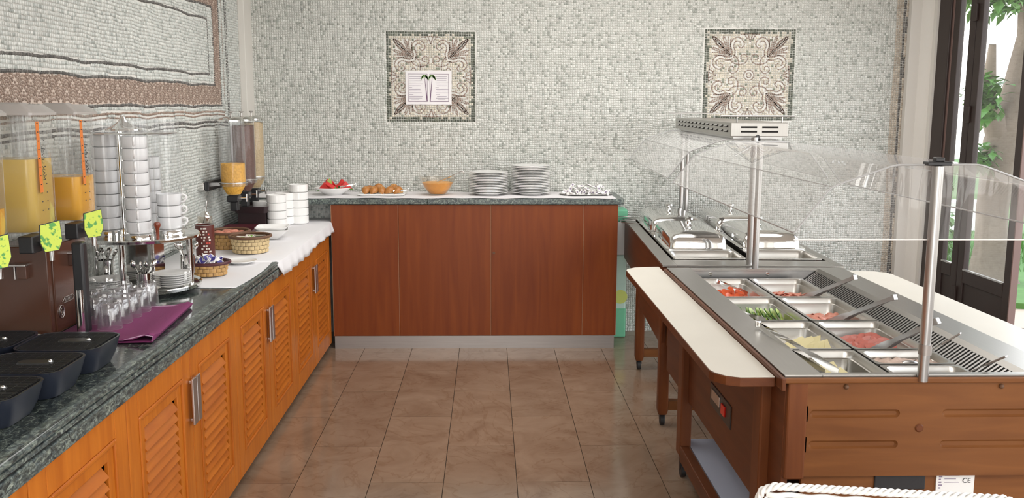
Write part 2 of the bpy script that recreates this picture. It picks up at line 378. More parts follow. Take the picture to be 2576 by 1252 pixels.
def grid_tiles(u0, u1, v0, v1, p, wob, jit, gap=.84):
    nu = int(round((u1-u0)/p)); nv = int(round((v1-v0)/p))
    U, V = np.meshgrid(np.linspace(u0, u1, nu+1), np.linspace(v0, v1, nv+1), indexing='ij')
    U = U+wob*smooth_noise(nu+1, nv+1, 7)+rng.normal(size=U.shape)*jit; V = V+wob*smooth_noise(nu+1, nv+1, 7)+rng.normal(size=U.shape)*jit
    q = np.stack([np.stack([U[:-1, :-1], V[:-1, :-1]], -1), np.stack([U[1:, :-1], V[1:, :-1]], -1), np.stack([U[1:, 1:], V[1:, 1:]], -1), np.stack([U[:-1, 1:], V[:-1, 1:]], -1)], 2).reshape(-1, 4, 2)
    c = q.mean(1, keepdims=True); g = gap+rng.normal(size=(len(q), 1, 1))*.05
    return c+(q-c)*g
def tones(n, kind='bg'):
    r = rng.random(n)[:, None]; k = 1+rng.normal(size=(n, 1))*.07
    if kind == 'bg':
        a = np.array([.63, .64, .60]); b_ = np.array([.54, .56, .52]); d = np.array([.35, .37, .335])
        c = np.where(r < .62, a, np.where(r < .89, b_, d))
    elif kind == 'left':
        a = np.array([.64, .66, .63]); b_ = np.array([.55, .58, .555]); d = np.array([.38, .41, .39])
        c = np.where(r < .60, a, np.where(r < .92, b_, d))
    elif kind == 'beige': c = np.where(r < .7, np.array([.64, .59, .49]), np.where(r < .9, np.array([.55, .51, .42]), np.array([.22, .24, .18])))
    elif kind == 'green': c = np.where(r < .6, np.array([.065, .075, .055]), np.array([.12, .135, .10]))
    elif kind == 'brown': c = np.where(r < .6, np.array([.34, .25, .20]), np.array([.27, .19, .15]))
    elif kind == 'dark': c = np.where(r < .6, np.array([.09, .085, .08]), np.array([.16, .15, .14]))
    elif kind == 'sand': c = np.where(r < .7, np.array([.50, .44, .36]), np.array([.40, .34, .27]))
    return np.clip(c*k, .01, .9)
def strip_tiles(pts, w, l, close=False):
    """tiles laid end to end along a 2-D polyline -> list of quads"""
    pts = np.array(pts, float)
    if close: pts = np.vstack([pts, pts[:1]])
    seg = np.hypot(*np.diff(pts, axis=0).T); s = np.concatenate([[0], np.cumsum(seg)]); n = max(1, int(s[-1]/l)); out = []
    for i in range(n):
        a, b_ = s[-1]*(i+.14)/n, s[-1]*(i+.86)/n
        pa = np.array([np.interp(a, s, pts[:, k]) for k in (0, 1)]); pb = np.array([np.interp(b_, s, pts[:, k]) for k in (0, 1)])
        d = (pb-pa)/(np.hypot(*(pb-pa))+1e-9); nn = np.array([-d[1], d[0]])*w/2*(1+rng.normal()*.12)
        out.append([pa-nn, pb-nn, pb+nn, pa+nn])
    return out
def inrect(c, r, m=0): return (c[:, 0] > r[0]-m) & (c[:, 0] < r[1]+m) & (c[:, 1] > r[2]-m) & (c[:, 1] < r[3]+m)
def cat_rom(p, k=10):
    p = np.array(p, float); q = np.vstack([2*p[0]-p[1], p, 2*p[-1]-p[-2]]); out = []
    for i in range(1, len(q)-2):
        for t_ in np.linspace(0, 1, k, endpoint=False):
            a, b_, c_, d = q[i-1], q[i], q[i+1], q[i+2]
            out.append(.5*((2*b_)+(-a+c_)*t_+(2*a-5*b_+4*c_-d)*t_**2+(-a+3*b_-3*c_+d)*t_**3))
    out.append(q[-2]); return np.array(out)
def emit(name, quads, cols, wall, parent, yb=None):
    q = np.asarray(quads)
    if wall == 'back': q3 = np.stack([q[..., 0], np.full(q.shape[:-1], (YB if yb is None else yb)-.002), q[..., 1]], -1); n = (0, -1, 0)
    else: q3 = np.stack([np.full(q.shape[:-1], XL+.002), q[..., 0], q[..., 1]], -1); n = (1, 0, 0)
    return tess_mesh(name, q3, cols, n, .0022, parent)
wall_back = struct(B(MB().box(XL-.1, XR+.1, YB, YB+.15, 0, ZC), 'wall_back', 'grout'))
PAN = [(-.722, -.092, 1.535, 2.165), (1.535, 2.185, 1.552, 2.192)]
q = grid_tiles(-1.66, 3.0, 0, ZC, .0166, .0035, .0017, .86)
c = q.mean(1); keep = ~((c[:, 0] < .85) & (c[:, 0] > -1.0) & (c[:, 1] < .98)) & ~((c[:, 0] <= -1.0) & (c[:, 1] < .8))
for r in PAN: keep &= ~inrect(c, r, .004)
q = q[keep]; cl = tones(len(q)); c = q.mean(1)
ed = c[:, 0] > 2.90; cl[ed] = tones(ed.sum(), 'sand')
ed = (c[:, 0] > 2.955) & (c[:, 0] < 2.975); cl[ed] = tones(ed.sum(), 'dark')
emit('tesserae', q, cl, 'back', wall_back)
# scroll motif, one quadrant, mirrored
CUR = [
 [(.42, .40), (.40, .52), (.44, .66), (.40, .78), (.28, .84), (.17, .78), (.13, .67), (.20, .60), (.27, .66)],
 [(.36, .38), (.33, .52), (.37, .64), (.34, .73), (.27, .76), (.21, .72)],
 [(.46, .36), (.36, .27), (.22, .24), (.10, .27), (.04, .36), (.09, .46), (.19, .44), (.19, .36), (.12, .35)],
 [(.44, .44), (.58, .56), (.66, .72), (.86, .86), (.74, .66), (.56, .53), (.46, .42)],
 [(.60, .60), (.80, .80)], [(.52, .46), (.66, .52), (.80, .56), (.88, .62)], [(.50, .42), (.64, .44), (.80, .44)],
 [(.48, .52), (.56, .68), (.62, .84)], [(.46, .56), (.50, .72), (.50, .86)],
 [(.06, .92), (.0, .74)], [(.14, .92), (.06, .80)], [(.0, .92), (.22, .90)],
]
for pi, r in enumerate(PAN):
    q = grid_tiles(r[0], r[1], r[2], r[3], .0166, .0006, .0007)
    c = q.mean(1); d = np.minimum.reduce([c[:, 0]-r[0], r[1]-c[:, 0], c[:, 1]-r[2], r[3]-c[:, 1]])
    cl = tones(len(q), 'beige'); bd = (d < .031) & ~((d > .015) & (rng.random(len(q)) < .25)); cl[bd] = tones(bd.sum(), 'green')
    h = (r[1]-r[0])/2; cx_, cz_ = (r[0]+r[1])/2, (r[2]+r[3])/2
    mq = []
    for cu in CUR:
        p = cat_rom(cu) if len(cu) > 2 else np.array(cu, float)
        for sw in ((0, 1), (1, 0)):
            for sx in (1, -1):
                for sz in (1, -1):
                    pp = p[:, sw]*np.array([sx, sz])*h*.97+np.array([cx_, cz_]); mq += strip_tiles(pp, .0085, .0115)
    for rr in (.055, .11):
        a = np.linspace(0, 2*PI, 30)[:-1]; mq += strip_tiles(np.stack([cx_+rr*h*np.cos(a), cz_+rr*h*np.sin(a)], 1), .008, .010, True)
    mq = np.array(mq); mc = mq.mean(1)
    dd = np.array([np.min(np.hypot(*(mc-x).T)) for x in c]); k = (dd > .0095) | bd
    emit('tesserae', np.concatenate([q[k], mq]), np.concatenate([cl[k], tones(len(mq), 'brown')]), 'back', wall_back)
# left wall
wall_left = struct(B(MB().box(XL-.15, XL, YR, YB+.1, 0, ZC), 'wall_left', 'grout'))
q = grid_tiles(1.6, 6.44, .86, ZC, .0166, .003, .0010); c = q.mean(1)
def wave(y): return .006*np.abs(np.sin(y*PI/.36))+.004*np.sin(y*9)
in_out = (c[:, 0] < 5.98) & (c[:, 1] > 1.645+wave(c[:, 0])) & (c[:, 1] < 2.36)
in_in = (c[:, 0] < 5.84) & (c[:, 1] > 1.765+wave(c[:, 0])) & (c[:, 1] < 2.235)
band = in_out & ~in_in
q2 = q[~band]; c2 = q2.mean(1); cl = tones(len(q2), 'left')
allq, allc = [q2], [cl]
lines = [
 ([(1.6, 1.826), (5.74, 1.826)], .0125, 'dark', .011, 1), ([(5.735, 1.826), (5.735, 2.155)], .014, 'dark', .016, 0), ([(1.6, 2.155), (5.735, 2.155)], .0125, 'dark', .011, 1),
 ([(1.6, 1.765), (5.845, 1.765)], .013, 'dark', .013, 2), ([(5.845, 1.765), (5.845, 2.235)], .012, 'dark', .014, 0), ([(1.6, 2.235), (5.845, 2.235)], .013, 'dark', .013, 2),
 ([(1.6, 1.64), (5.98, 1.64)], .013, 'dark', .013, 2), ([(5.98, 1.64), (5.98, 2.365)], .012, 'dark', .014, 0),
 ([(1.6, 1.602), (6.04, 1.602)], .011, 'brown', .016, 2), ([(1.6, 1.583), (6.04, 1.583)], .008, 'brown', .018, 2), ([(6.045, 1.602), (6.045, ZC)], .010, 'brown', .018, 0),
 ([(6.12, 1.56), (6.12, ZC)], .014, 'dark', .018, 0), ([(6.15, 1.56), (6.15, ZC)], .010, 'dark', .022, 0),
 ([(1.6, 1.540), (6.10, 1.540)], .014, 'dark', .016, 2), ([(1.6, 1.518), (6.10, 1.518)], .010, 'dark', .018, 2)]
for p, wd, kd, ln, wv in lines:
    p = np.array(p, float); n = 200; pp = np.stack([np.interp(np.linspace(0, 1, n), [0, 1], p[:, k]) for k in (0, 1)], 1)
    if wv: pp[:, 1] += wave(pp[:, 0])
    qq = np.array(strip_tiles(pp, wd, ln)); cc = qq.mean(1)
    for ii in range(len(allq)):
        if ii == 0:
            c_ = allq[0].mean(1)
            if abs(p[1, 0]-p[0, 0]) > .1: k = ~((np.abs(c_[:, 1]-p[0, 1]-(wave(c_[:, 0]) if wv else 0)) < wd*.5+.0035) & (c_[:, 0] < p[1, 0]))
            else: k = ~((np.abs(c_[:, 0]-p[0, 0]) < wd*.5+.0035) & (c_[:, 1] > p[0, 1]) & (c_[:, 1] < p[1, 1]))
            allq[0] = allq[0][k]; allc[0] = allc[0][k]
    allq.append(qq); allc.append(tones(len(qq), kd))
# scallop fans in the band
fq = []
R = .062; R = .058; rows_z = np.arange(1.56, 2.40, R*.62)
fy = np.arange(1.6, 6.05, R*2.0)
for j, z0 in enumerate(rows_z):
    for y0 in fy+(R if j % 2 else 0):
        for rad in np.arange(.012, R, .0125):
            n = max(4, int(2*PI*rad/.0125))
            for a in (np.arange(n)+.5)*2*PI/n:
                y, z = y0+rad*math.cos(a), z0+rad*math.sin(a)
                if y > 5.972 or y < 1.62 or z < 1.652+wave(y) or z > 2.355: continue
                if y < 5.852 and z > 1.757+wave(y) and z < 2.243: continue
                jj = j+1; cov = False   # the fan below overlaps this one
                for dj in (1, 2):
                    zz = z0-dj*R*.62
                    for dy in ((-1, 1) if dj == 1 else (-2, 0, 2)):
                        if ((y-(y0+dy*R))/R)**2+((z-zz)/R)**2 < 1.02: cov = True
                if cov: continue
                t_ = np.array([-math.sin(a), math.cos(a)])*.0050; n_ = np.array([math.cos(a), math.sin(a)])*.0042; p_ = np.array([y, z])
                fq.append([p_-t_-n_, p_+t_-n_, p_+t_+n_, p_-t_+n_])
allq.append(np.array(fq)); allc.append(tones(len(fq), 'brown'))
# pinkish bedding shows between the fans
emit('tesserae', np.concatenate(allq), np.concatenate(allc), 'left', wall_left)
M['pinkgrout'] = P('pink grout', (.60, .50, .43), .85)
B(MB().prism([(1.6, 1.65), (5.975, 1.65), (5.975, 2.36), (1.6, 2.36), (1.6, 2.24), (5.845, 2.24), (5.845, 1.765), (1.6, 1.765)], XL-.01, XL+.0012, 'x'), 'bedding', 'pinkgrout', wall_left)
# corner column, pilaster, right wall
struct(B(MB().box(XL, -1.657, 6.45, YB, 0, ZC), 'trim_1', 'plaster', bevel=.004))
pil = [(2.99, 6.60), (3.07, 6.55)]+[(3.07+.05*(1-math.cos(a)), 6.55-.03-.0*a) for a in (.2,)]+[(3.30, 6.50), (3.30, YB+.1), (2.99, YB+.1)]
struct(B(MB().prism([(2.985, YB), (2.985, 6.60), (3.06, 6.60), (3.075, 6.575), (3.09, 6.555), (3.11, 6.545), (3.3, 6.545), (3.3, YB)], 0, ZC), 'trim_2', 'plaster', smooth=50))
wr = MB(); wr.box(XR-.03, XR+.17, 6.50, YB+.1, 0, ZC); wr.box(XR, XR+.2, YR, 6.5, 2.62, ZC); wr.box(XR, XR+.2, YR, -2.0, 0, 2.62); wr.box(XR, XR+.2, 1.3, 1.7, 0, 2.62)
struct(B(wr, 'wall_right', 'plaster'))
wq = MB(); wq.box(XL-.1, XR+.2, YR-.15, YR, 2.75, ZC); wq.box(XL-.1, -1.0, YR-.15, YR, 0, 2.75); wq.box(2.9, XR+.2, YR-.15, YR, 0, 2.75)
struct(B(wq, 'wall_rear', 'plaster'))
# ---- right-hand door system (dark aluminium)
dfr = E('trim_3')
B(MB().box(XR-.015, XR+.07, 6.34, 6.50, 0, 2.62), 'jamb', 'doorframe', dfr, .006)
B(MB().box(XR+.0, XR+.05, 6.315, 6.34, 0, 2.62), 'jamb_lip', 'dooredge', dfr, .003)
B(MB().box(XR-.01, XR+.08, 1.7, 6.50, 2.55, 2.63), 'head', 'doorframe', dfr, .004)
def leaf(name, y0, y1, zr, stile, x0=XR, th=.04):
    d = E(name)
    B(MB().box(x0, x0+th, y0, y0+stile, 0.01, 2.55), 'stile', 'doorframe', d, .005)
    B(MB().box(x0, x0+th, y1-stile, y1, 0.01, 2.55), 'stile', 'doorframe', d, .005)
    B(MB().box(x0, x0+th, y0+stile, y1-stile, zr-.09, zr), 'rail', 'doorframe', d, .005)
    B(MB().box(x0, x0+th, y0+stile, y1-stile, 2.45, 2.55), 'rail', 'doorframe', d, .005)
    B(MB().box(x0+.002, x0+th-.002, y0+stile, y1-stile, .01, .11), 'rail', 'doorframe', d, .005)
    B(MB().box(x0+.012, x0+th-.012, y0+stile, y1-stile, .11, zr-.09), 'panel', 'doorframe', d, .004)
    B(MB().box(x0-.004, x0+.012, y0+stile, y1-stile, zr-.004, zr+.006), 'bead', 'handle', d)
    B(MB().box(x0+.017, x0+.022, y0+stile, y1-stile, zr, 2.45), 'pane', 'pane', d)
    return d
leaf('window_1', 6.03, 6.315, .60, .075)
dl = leaf('door_1', 5.385, 6.02, .585, .075)
B(MB().box(XR-.002, XR+.042, 5.375, 5.386, .01, 2.55), 'stile_edge', 'dooredge', dl, .002)
for z in (.35, 1.55, 2.2): B(MB().box(XR-.016, XR, 6.0, 6.045, z, z+.11), 'hinge', 'doorframe', dl, .004)
# folded door leaves further along the terrace side
for k, y0 in enumerate((-1.9, -.3)): leaf('door_%d' % (k+2), y0, y0+.8, .585, .08)
# ---- outside
struct(B(MB().box(XR+.2, 30, -12, 30, -.2, -.02), 'ground', 'terrace'))
tr = []
gx = 0
for i in range(7):
    for j in range(14):
        if i > 3 and j > 9: continue
        tr.append((XR+.22+i*.42, 1.5+j*.42))
lawn = B(MB().prism([(4.0, 7.6), (5.2, 7.2), (9, 9), (22, 20), (22, 29), (5, 29), (3.6, 12)], -.02, .03), 'lawn', 'grass'); struct(lawn)
gb = MB()
for i in range(2600):
    x, y = random.uniform(4.1, 7), random.uniform(8.9, 11.6); h = random.uniform(.05, .22); a = random.uniform(0, PI); dx, dy = .006*math.cos(a), .006*math.sin(a); lx, ly = random.uniform(-.05, .05), random.uniform(-.05, .05)
    gb.add([(x-dx, y-dy, .02), (x+dx, y+dy, .02), (x+lx, y+ly, .02+h)], [(0, 1, 2)])
tag(stuff(B(gb, 'grass', 'leaf')), 'long green grass growing behind the tree trunk outside', 'grass')
kb = B(MB().box(3.7, 6.8, 12.0, 12.25, 0, .42), 'garden_wall', 'stonekerb', bevel=.02); tag(kb, 'low white garden wall beyond the grass outside the glass door', 'wall')
tree = T('tree', 'gnarled pale-barked tree standing outside the glass door', 'tree', (4.78, 8.45, 0))
tb = MB(); tp = [(4.80, 8.5, -.05), (4.79, 8.5, .12), (4.76, 8.5, .35), (4.73, 8.48, .7), (4.72, 8.45, 1.05), (4.76, 8.45, 1.35), (4.86, 8.45, 1.7), (4.9, 8.4, 2.3), (4.8, 8.4, 3.0)]; rd = [.27, .19, .14, .13, .14, .17, .15, .1, .06]
n = 20; rs = []
for (x, y, z), r in zip(tp, rd): rs.append([(x+r*math.cos(2*PI*j/n)*(1+.12*math.sin(5*2*PI*j/n+z*3)+.06*random.random()), y+r*math.sin(2*PI*j/n)*(1+.12*math.sin(4*2*PI*j/n)), z) for j in range(n)])
tb.rings(rs); B(tb, 'trunk', 'bark', tree, smooth=60)
br = MB(); br.tube([(4.78, 8.45, 1.25), (4.62, 8.4, 1.55), (4.5, 8.3, 1.75), (4.45, 8.2, 2.2)], [.12, .1, .07, .03]); br.tube([(4.85, 8.45, 1.5), (5.1, 8.5, 1.8), (5.3, 8.4, 2.4)], [.13, .1, .05]); br.tube([(4.8, 8.4, 2.6), (4.3, 7.9, 2.9), (4.0, 7.3, 2.9)], [.07, .05, .02])
B(br, 'branch', 'bark', tree, smooth=60)
def leaves(name, mat, blobs, parent, size):
    mb = MB()
    for (cx, cy, cz, rx, ry, rz, n) in blobs:
        for i in range(n):
            d = Vector((random.gauss(0, 1), random.gauss(0, 1), random.gauss(0, 1))); d.normalize(); k = random.random()**.5
            p = Vector((cx+d.x*rx*k, cy+d.y*ry*k, cz+d.z*rz*k)); s = size*random.uniform(.6, 1.3)
            Rm = Matrix.Rotation(random.uniform(0, 2*PI), 3, 'Z') @ Matrix.Rotation(random.uniform(-1.2, .6), 3, 'X')
            vs = [(-.0, 0, 0), (.32*s, .45*s, .06*s), (0, s, -.1*s), (-.32*s, .45*s, .06*s), (0, .45*s, 0)]
            mb.add([p+Rm @ Vector(v) for v in vs], [(0, 1, 4), (1, 2, 4), (2, 3, 4), (3, 0, 4)])
    return stuff(B(mb, name, mat, parent))
leaves('foliage', 'leaf', [(4.55, 8.2, 2.75, .6, .6, .28, 900), (5.2, 8.5, 2.9, .9, .8, .4, 700), (4.42, 8.2, 1.75, .16, .2, .24, 260), (4.5, 8.3, 1.2, .12, .15, .12, 70), (4.0, 7.4, 2.85, .3, .3, .2, 200)], tree, .12)
bush = T('shrub', 'leafy green shrub growing low between the door frame and the tree trunk', 'shrub', (4.6, 9.6, 0))
leaves('foliage', 'leaf', [(4.7, 9.7, .35, .35, .35, .38, 700), (4.9, 10.2, .8, .3, .4, .3, 250)], bush, .09)
B(MB().tube([(4.7, 9.7, 0), (4.72, 9.7, .3), (4.8, 9.9, .7)], .02), 'stem', 'bark', bush)

# ================================================================ LEFT COUNTER
XD = -1.072   # door plane
CW = 1.17
cab_edges = [6.155-CW*i for i in range(6)]
# louvre door prototype: local origin at door's near bottom front corner, spans +Y by dw, faces +X
ZB, ZT = .045, .788
def louvre_parts(parent, y0, y1, ri):
    g = .003; y0 += g; y1 -= g; st = .085; d = .022
    mb = MB(); mb.box(XD-d, XD, y0, y0+st, ZB, ZT); mb.box(XD-d, XD, y1-st, y1, ZB, ZT)
    mb.box(XD-d, XD, y0+st, y1-st, ZB, ZB+.10); mb.box(XD-d, XD, y0+st, y1-st, ZT-.085, ZT)
    dr = B(mb, 'door', 'louvre_v', parent, .003)
    iy0, iy1, iz0, iz1 = y0+st, y1-st, ZB+.10, ZT-.085
    m2 = MB(); w = .014
    for a in ((iy0, iy0+w, iz0, iz1), (iy1-w, iy1, iz0, iz1), (iy0+w, iy1-w, iz0, iz0+w), (iy0+w, iy1-w, iz1-w, iz1)): m2.box(XD-.012, XD+.005, *a)
    B(m2, 'moulding', 'louvre', dr, .004)
    m3 = MB(); s2 = .052
    for a in ((iy0+w, iy0+s2, iz0+w, iz1-w), (iy1-s2, iy1-w, iz0+w, iz1-w), (iy0+s2, iy1-s2, iz0+w, iz0+.05), (iy0+s2, iy1-s2, iz1-.05, iz1-w)): m3.box(XD-.016, XD-.003, *a)
    B(m3, 'inner_frame', 'louvre_v', dr, .002)
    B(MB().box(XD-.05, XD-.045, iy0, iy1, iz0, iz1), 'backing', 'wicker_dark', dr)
    n = 13; z0_, z1_ = iz0+.05, iz1-.05; ph = (z1_-z0_)/n; ly = iy1-iy0-2*s2+.002
    global slat_me
    for k in range(n):
        zc = z0_+(k+.5)*ph
        if slat_me is None:
            sm = MB(); sm.prism([(-.024, .029), (-.018, .032), (.021, -.023), (.015, -.028)], -ly/2-.004, ly/2-.014, 'y'); o = B(sm, 'slat', 'louvre', bevel=.0015, seg=1); slat_me = o.data
        else:
            o = bpy.data.objects.new('slat', slat_me); C.objects.link(o)
        o.parent = dr; o.location = Vector((XD-.018, (iy0+iy1)/2, zc))-wl(dr)
    return dr
slat_me = None
clab = ['louvred cherry wood base cabinet at the far corner beside the plain red cabinet', 'louvred cherry wood base cabinet second from the far corner under the white cloth', 'louvred cherry wood base cabinet in front of the purple cloth', 'louvred cherry wood base cabinet below the black drip trays', 'louvred cherry wood base cabinet nearest the photographer']
for i in range(5):
    y1, y0 = cab_edges[i], cab_edges[i+1]
    cb = T('base_cabinet', clab[i], 'cabinet', ((XL+XD)/2, (y0+y1)/2, 0), 'louvred base cabinets under the long granite worktop')
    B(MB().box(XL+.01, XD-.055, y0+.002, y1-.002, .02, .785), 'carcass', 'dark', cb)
    ym = (y0+y1)/2
    for k, (a, b_) in enumerate(((y0, ym), (ym, y1))):
        dr = louvre_parts(cb, a, b_, k)
        yy = b_-.024 if k == 0 else a+.024; zc = .60
        h = MB(); h.box(XD, XD+.016, yy-.004, yy+.004, zc-.075, zc-.065); h.box(XD, XD+.016, yy-.004, yy+.004, zc+.065, zc+.075)
        h.box(XD+.014, XD+.022, yy-.019, yy+.019, zc-.085, zc+.085)
        B(h, 'handle', 'handle', dr, .002)
    B(MB().box(XD-.06, XD-.045, y0+.002, y1-.002, 0, ZB), 'plinth', 'alu', cb)
wt = T('worktop', 'long dark speckled granite worktop along the mosaic wall', 'worktop', (-1.38, 3.4, .80))
nose = []
for a in np.linspace(-PI/2, PI/2, 9): nose.append((-1.068+.012*math.cos(a), .862+.010*math.sin(a)))
poly = [(XL+.004, .852), (-1.068, .852)]+nose+[(-1.072, .874), (XL+.004, .874)]
poly = [(XL+.006, .852), (-1.075, .852)]+[(-1.075+.014*math.cos(a), .863+.011*math.sin(a)) for a in np.linspace(-PI/2, PI/2, 9)]+[(XL+.006, .874)]
B(MB().prism(poly, .95, 3.0, 'y'), 'slab', 'granite', wt, smooth=30)
B(MB().prism(poly, 3.002, 6.64, 'y'), 'slab', 'granite', wt, smooth=30)
B(MB().box(-1.15, -1.061, .95, 6.155, .852-.012, .852), 'edge_band', 'granite_edge', wt)
B(MB().box(-1.15, -1.068, .95, 6.155, .832, .840), 'groove', 'dark', wt)
B(MB().box(-1.15, -1.060, .95, 6.155, .790, .832), 'apron', 'granite_edge', wt, .004)
B(MB().box(XL+.006, -1.08, .95, 6.64, .787, .8515), 'underlay', 'dark', wt)
B(MB().prism([(-1.0645, .853), (-1.059, .862), (-1.0605, .868), (-1.075, .8745), (-1.10, .8745), (-1.10, .853)], .95, 6.155, 'y'), 'bullnose', 'granite_edge', wt, smooth=50)
# ================================================================ BACK CABINET
kick = struct(B(MB().box(XL, -1.06, 6.37, 6.645, .8755, .9955), 'trim_4', 'grout'))
q = grid_tiles(XL+.003, -1.063, .877, .994, .0166, .001, .0012); emit('tesserae', q, tones(len(q), 'left'), 'back', kick, 6.37)
M['veneer_edge'] = P('light veneer edge', (.42, .20, .10), .5)
bc = T('sideboard', 'plain red-brown veneered cabinet against the mosaic back wall', 'cabinet', (-.09, 6.4, 0))
B(MB().box(-1.05, .872, 6.20, 6.63, .088, .992), 'carcass', 'cartwood_v', bc)
B(MB().box(-1.052, .865, 6.165, 6.62, 0, .088), 'plinth', 'alu', bc)
for a, b_, nm in ((-1.056, -.608, 'panel'), (-.608, .016, 'door'), (.016, .643, 'door'), (.643, .877, 'panel')):
    p = B(MB().box(a+.0025, b_-.0025, 6.16, 6.182, .090, .990), nm, 'redwood', bc, .0015)
    if a > 0 and b_ < .7: B(MB().cyl((.036, 6.162, .665), (.036, 6.154, .665), .009, 14), 'lock', 'wicker_dark', p)
for x in (-.608, .016, .643, -1.055): B(MB().box(x-.0018, x+.0010, 6.1588, 6.17, .09, .99), 'edging', 'veneer_edge', bc)
B(MB().box(.8735, .8765, 6.17, 6.62, .09, .99), 'side_edging', 'whiteplastic', bc)
bw = T('worktop', 'short dark granite worktop on the red-brown cabinet', 'worktop', (-.3, 6.4, .992))
B(MB().box(-1.69, -.412, 6.148, 6.64, .996, 1.034), 'slab', 'granite_edge', bw, .003)
B(MB().box(-.410, .913, 6.148, 6.64, .996, 1.034), 'slab', 'granite_edge', bw, .003)
tag(B(MB().box(-1.66, -1.50, 2.62, 3.05, .8755, .8885), 'serving_board', 'traycream', bevel=.003), 'plain cream board lying by the wall behind the black drip trays', 'board')
rn = MB(); xs = np.linspace(-1.60, .86, 70)
top = []; 
for i, x in enumerate(xs):
    e = 6.155+.012*math.sin(i*.35)+(.03 if .1 < x < .45 else 0)*math.sin((x-.1)*9)**2
    z = 1.0355+.0012*math.sin(i*.9)
    top.append([(x, e, z+.002), (x, e+.1, z), (x, 6.5, z), (x, 6.625, z)])
vs = [p for r in top for p in r]; rn.add(vs, [(i*4+j, (i+1)*4+j, (i+1)*4+j+1, i*4+j+1) for i in range(len(xs)-1) for j in range(3)])
tag(B(rn, 'table_runner', 'paper', solid=.002), 'white paper runner laid along the short granite worktop', 'runner')
# caster and cooler behind the cabinet's right end
cl_ = T('drinks_cooler', 'narrow mint green and white drinks cooler behind the red cabinet', 'cooler', (.94, 6.53, 0))
B(MB().box(.895, .985, 6.45, 6.62, .01, .60), 'body', 'palemint', cl_, .01)
B(MB().box(.893, .987, 6.448, 6.62, .0, .22), 'base', 'coolgreen', cl_, .01)
B(MB().box(.90, .975, 6.455, 6.62, .60, .84), 'middle', 'whiteplastic', cl_, .008)
B(MB().box(.895, .985, 6.45, 6.62, .84, .93), 'cap', 'coolgreen', cl_, .012)
B(MB().cyl((.945, 6.449, .30), (.945, 6.446, .30), .05, 20), 'lime_picture', 'lime', cl_)

# ================================================================ THINGS ON THE BACK WORKTOP
ZW = 1.0375
pl = T('dinner_plate', '', 'plate'); B(MB().lathe([(0, .0), (.075, 0), (.082, .006), (.125, .016), (.137, .0195), (.137, .0225), (.122, .0205), (.085, .011), (.0, .0095)], 40), 'plate', 'china', None, smooth=40)
pm = bpy.data.objects['plate']; me_plate = pm.data; bpy.data.objects.remove(pm); bpy.data.objects.remove(pl)
def stack(me, name, cat, n, dz, x, y, z, lab, grp, jit=.003):
    for i in range(n):
        o = bpy.data.objects.new(name, me); C.objects.link(o); o.location = (x+random.uniform(-jit, jit), y+random.uniform(-jit, jit), z+i*dz); o.rotation_euler = (0, 0, random.uniform(0, 6))
        if i == n-1: l = 'topmost '+lab
        elif i == 0: l = 'bottom '+lab
        else: l = ORD[i]+' from the bottom '+lab
        tag(o, l, cat, grp)
stack(me_plate, 'dinner_plate', 'plate', 14, .0108, -.003, 6.40, ZW, 'white plate of the shorter stack beside the fruit bowl', 'dinner plates in the shorter stack')
stack(me_plate, 'dinner_plate', 'plate', 18, .0108, .292, 6.43, ZW, 'white plate of the taller stack', 'dinner plates in the taller stack')
# watermelon dish
o = B(MB().lathe([(0, 0), (.06, 0), (.065, .006), (.115, .036), (.130, .048), (.130, .051), (.112, .041), (.06, .012), (0, .010)], 40), 'serving_dish', 'china', smooth=40); o.location = (-1.075, 6.40, ZW); tag(o, 'shallow white dish holding the watermelon pieces', 'dish')
wd = T('watermelon_piece', '', 'watermelon', (0, 0, 0))
B(MB().prism([(-.045, 0), (.045, 0), (.0, .055)], -.012, .012, 'y'), 'flesh', 'melon', wd, .003); B(MB().prism([(-.047, -.006), (.047, -.006), (.046, .0), (-.046, 0)], -.012, .012, 'y'), 'rind', 'rind', wd)
for i, (x, y, z, a, l) in enumerate([(-1.13, 6.36, .04, .1, 'red watermelon wedge at the left front of the dish'), (-1.09, 6.41, .05, .5, 'red watermelon wedge at the back left of the dish'), (-1.04, 6.37, .042, -.4, 'red watermelon wedge in the middle of the dish'), (-1.02, 6.42, .055, 1.0, 'red watermelon wedge at the back right of the dish'), (-.985, 6.37, .045, .3, 'red watermelon wedge at the right rim of the dish'), (-1.08, 6.35, .058, -.9, 'red watermelon wedge lying on top at the front'), (-1.11, 6.43, .058, .8, 'red watermelon wedge standing at the back')]):
    put(wd, i, (x, y, ZW+z-.004), l, a, 'watermelon wedges in the white dish', rot=(random.uniform(-.9, .9), 0, a))
g = T('garnish', 'green melon leaf garnish on the watermelon', 'garnish', (-1.085, 6.34, ZW+.09)); B(MB().add([(-1.10, 6.34, ZW+.075), (-1.07, 6.335, ZW+.085), (-1.085, 6.33, ZW+.118), (-1.105, 6.335, ZW+.105), (-1.075, 6.34, ZW+.065)], [(0, 1, 2, 3), (0, 4, 1)]), 'leaf', 'cucumber', g, solid=.003)
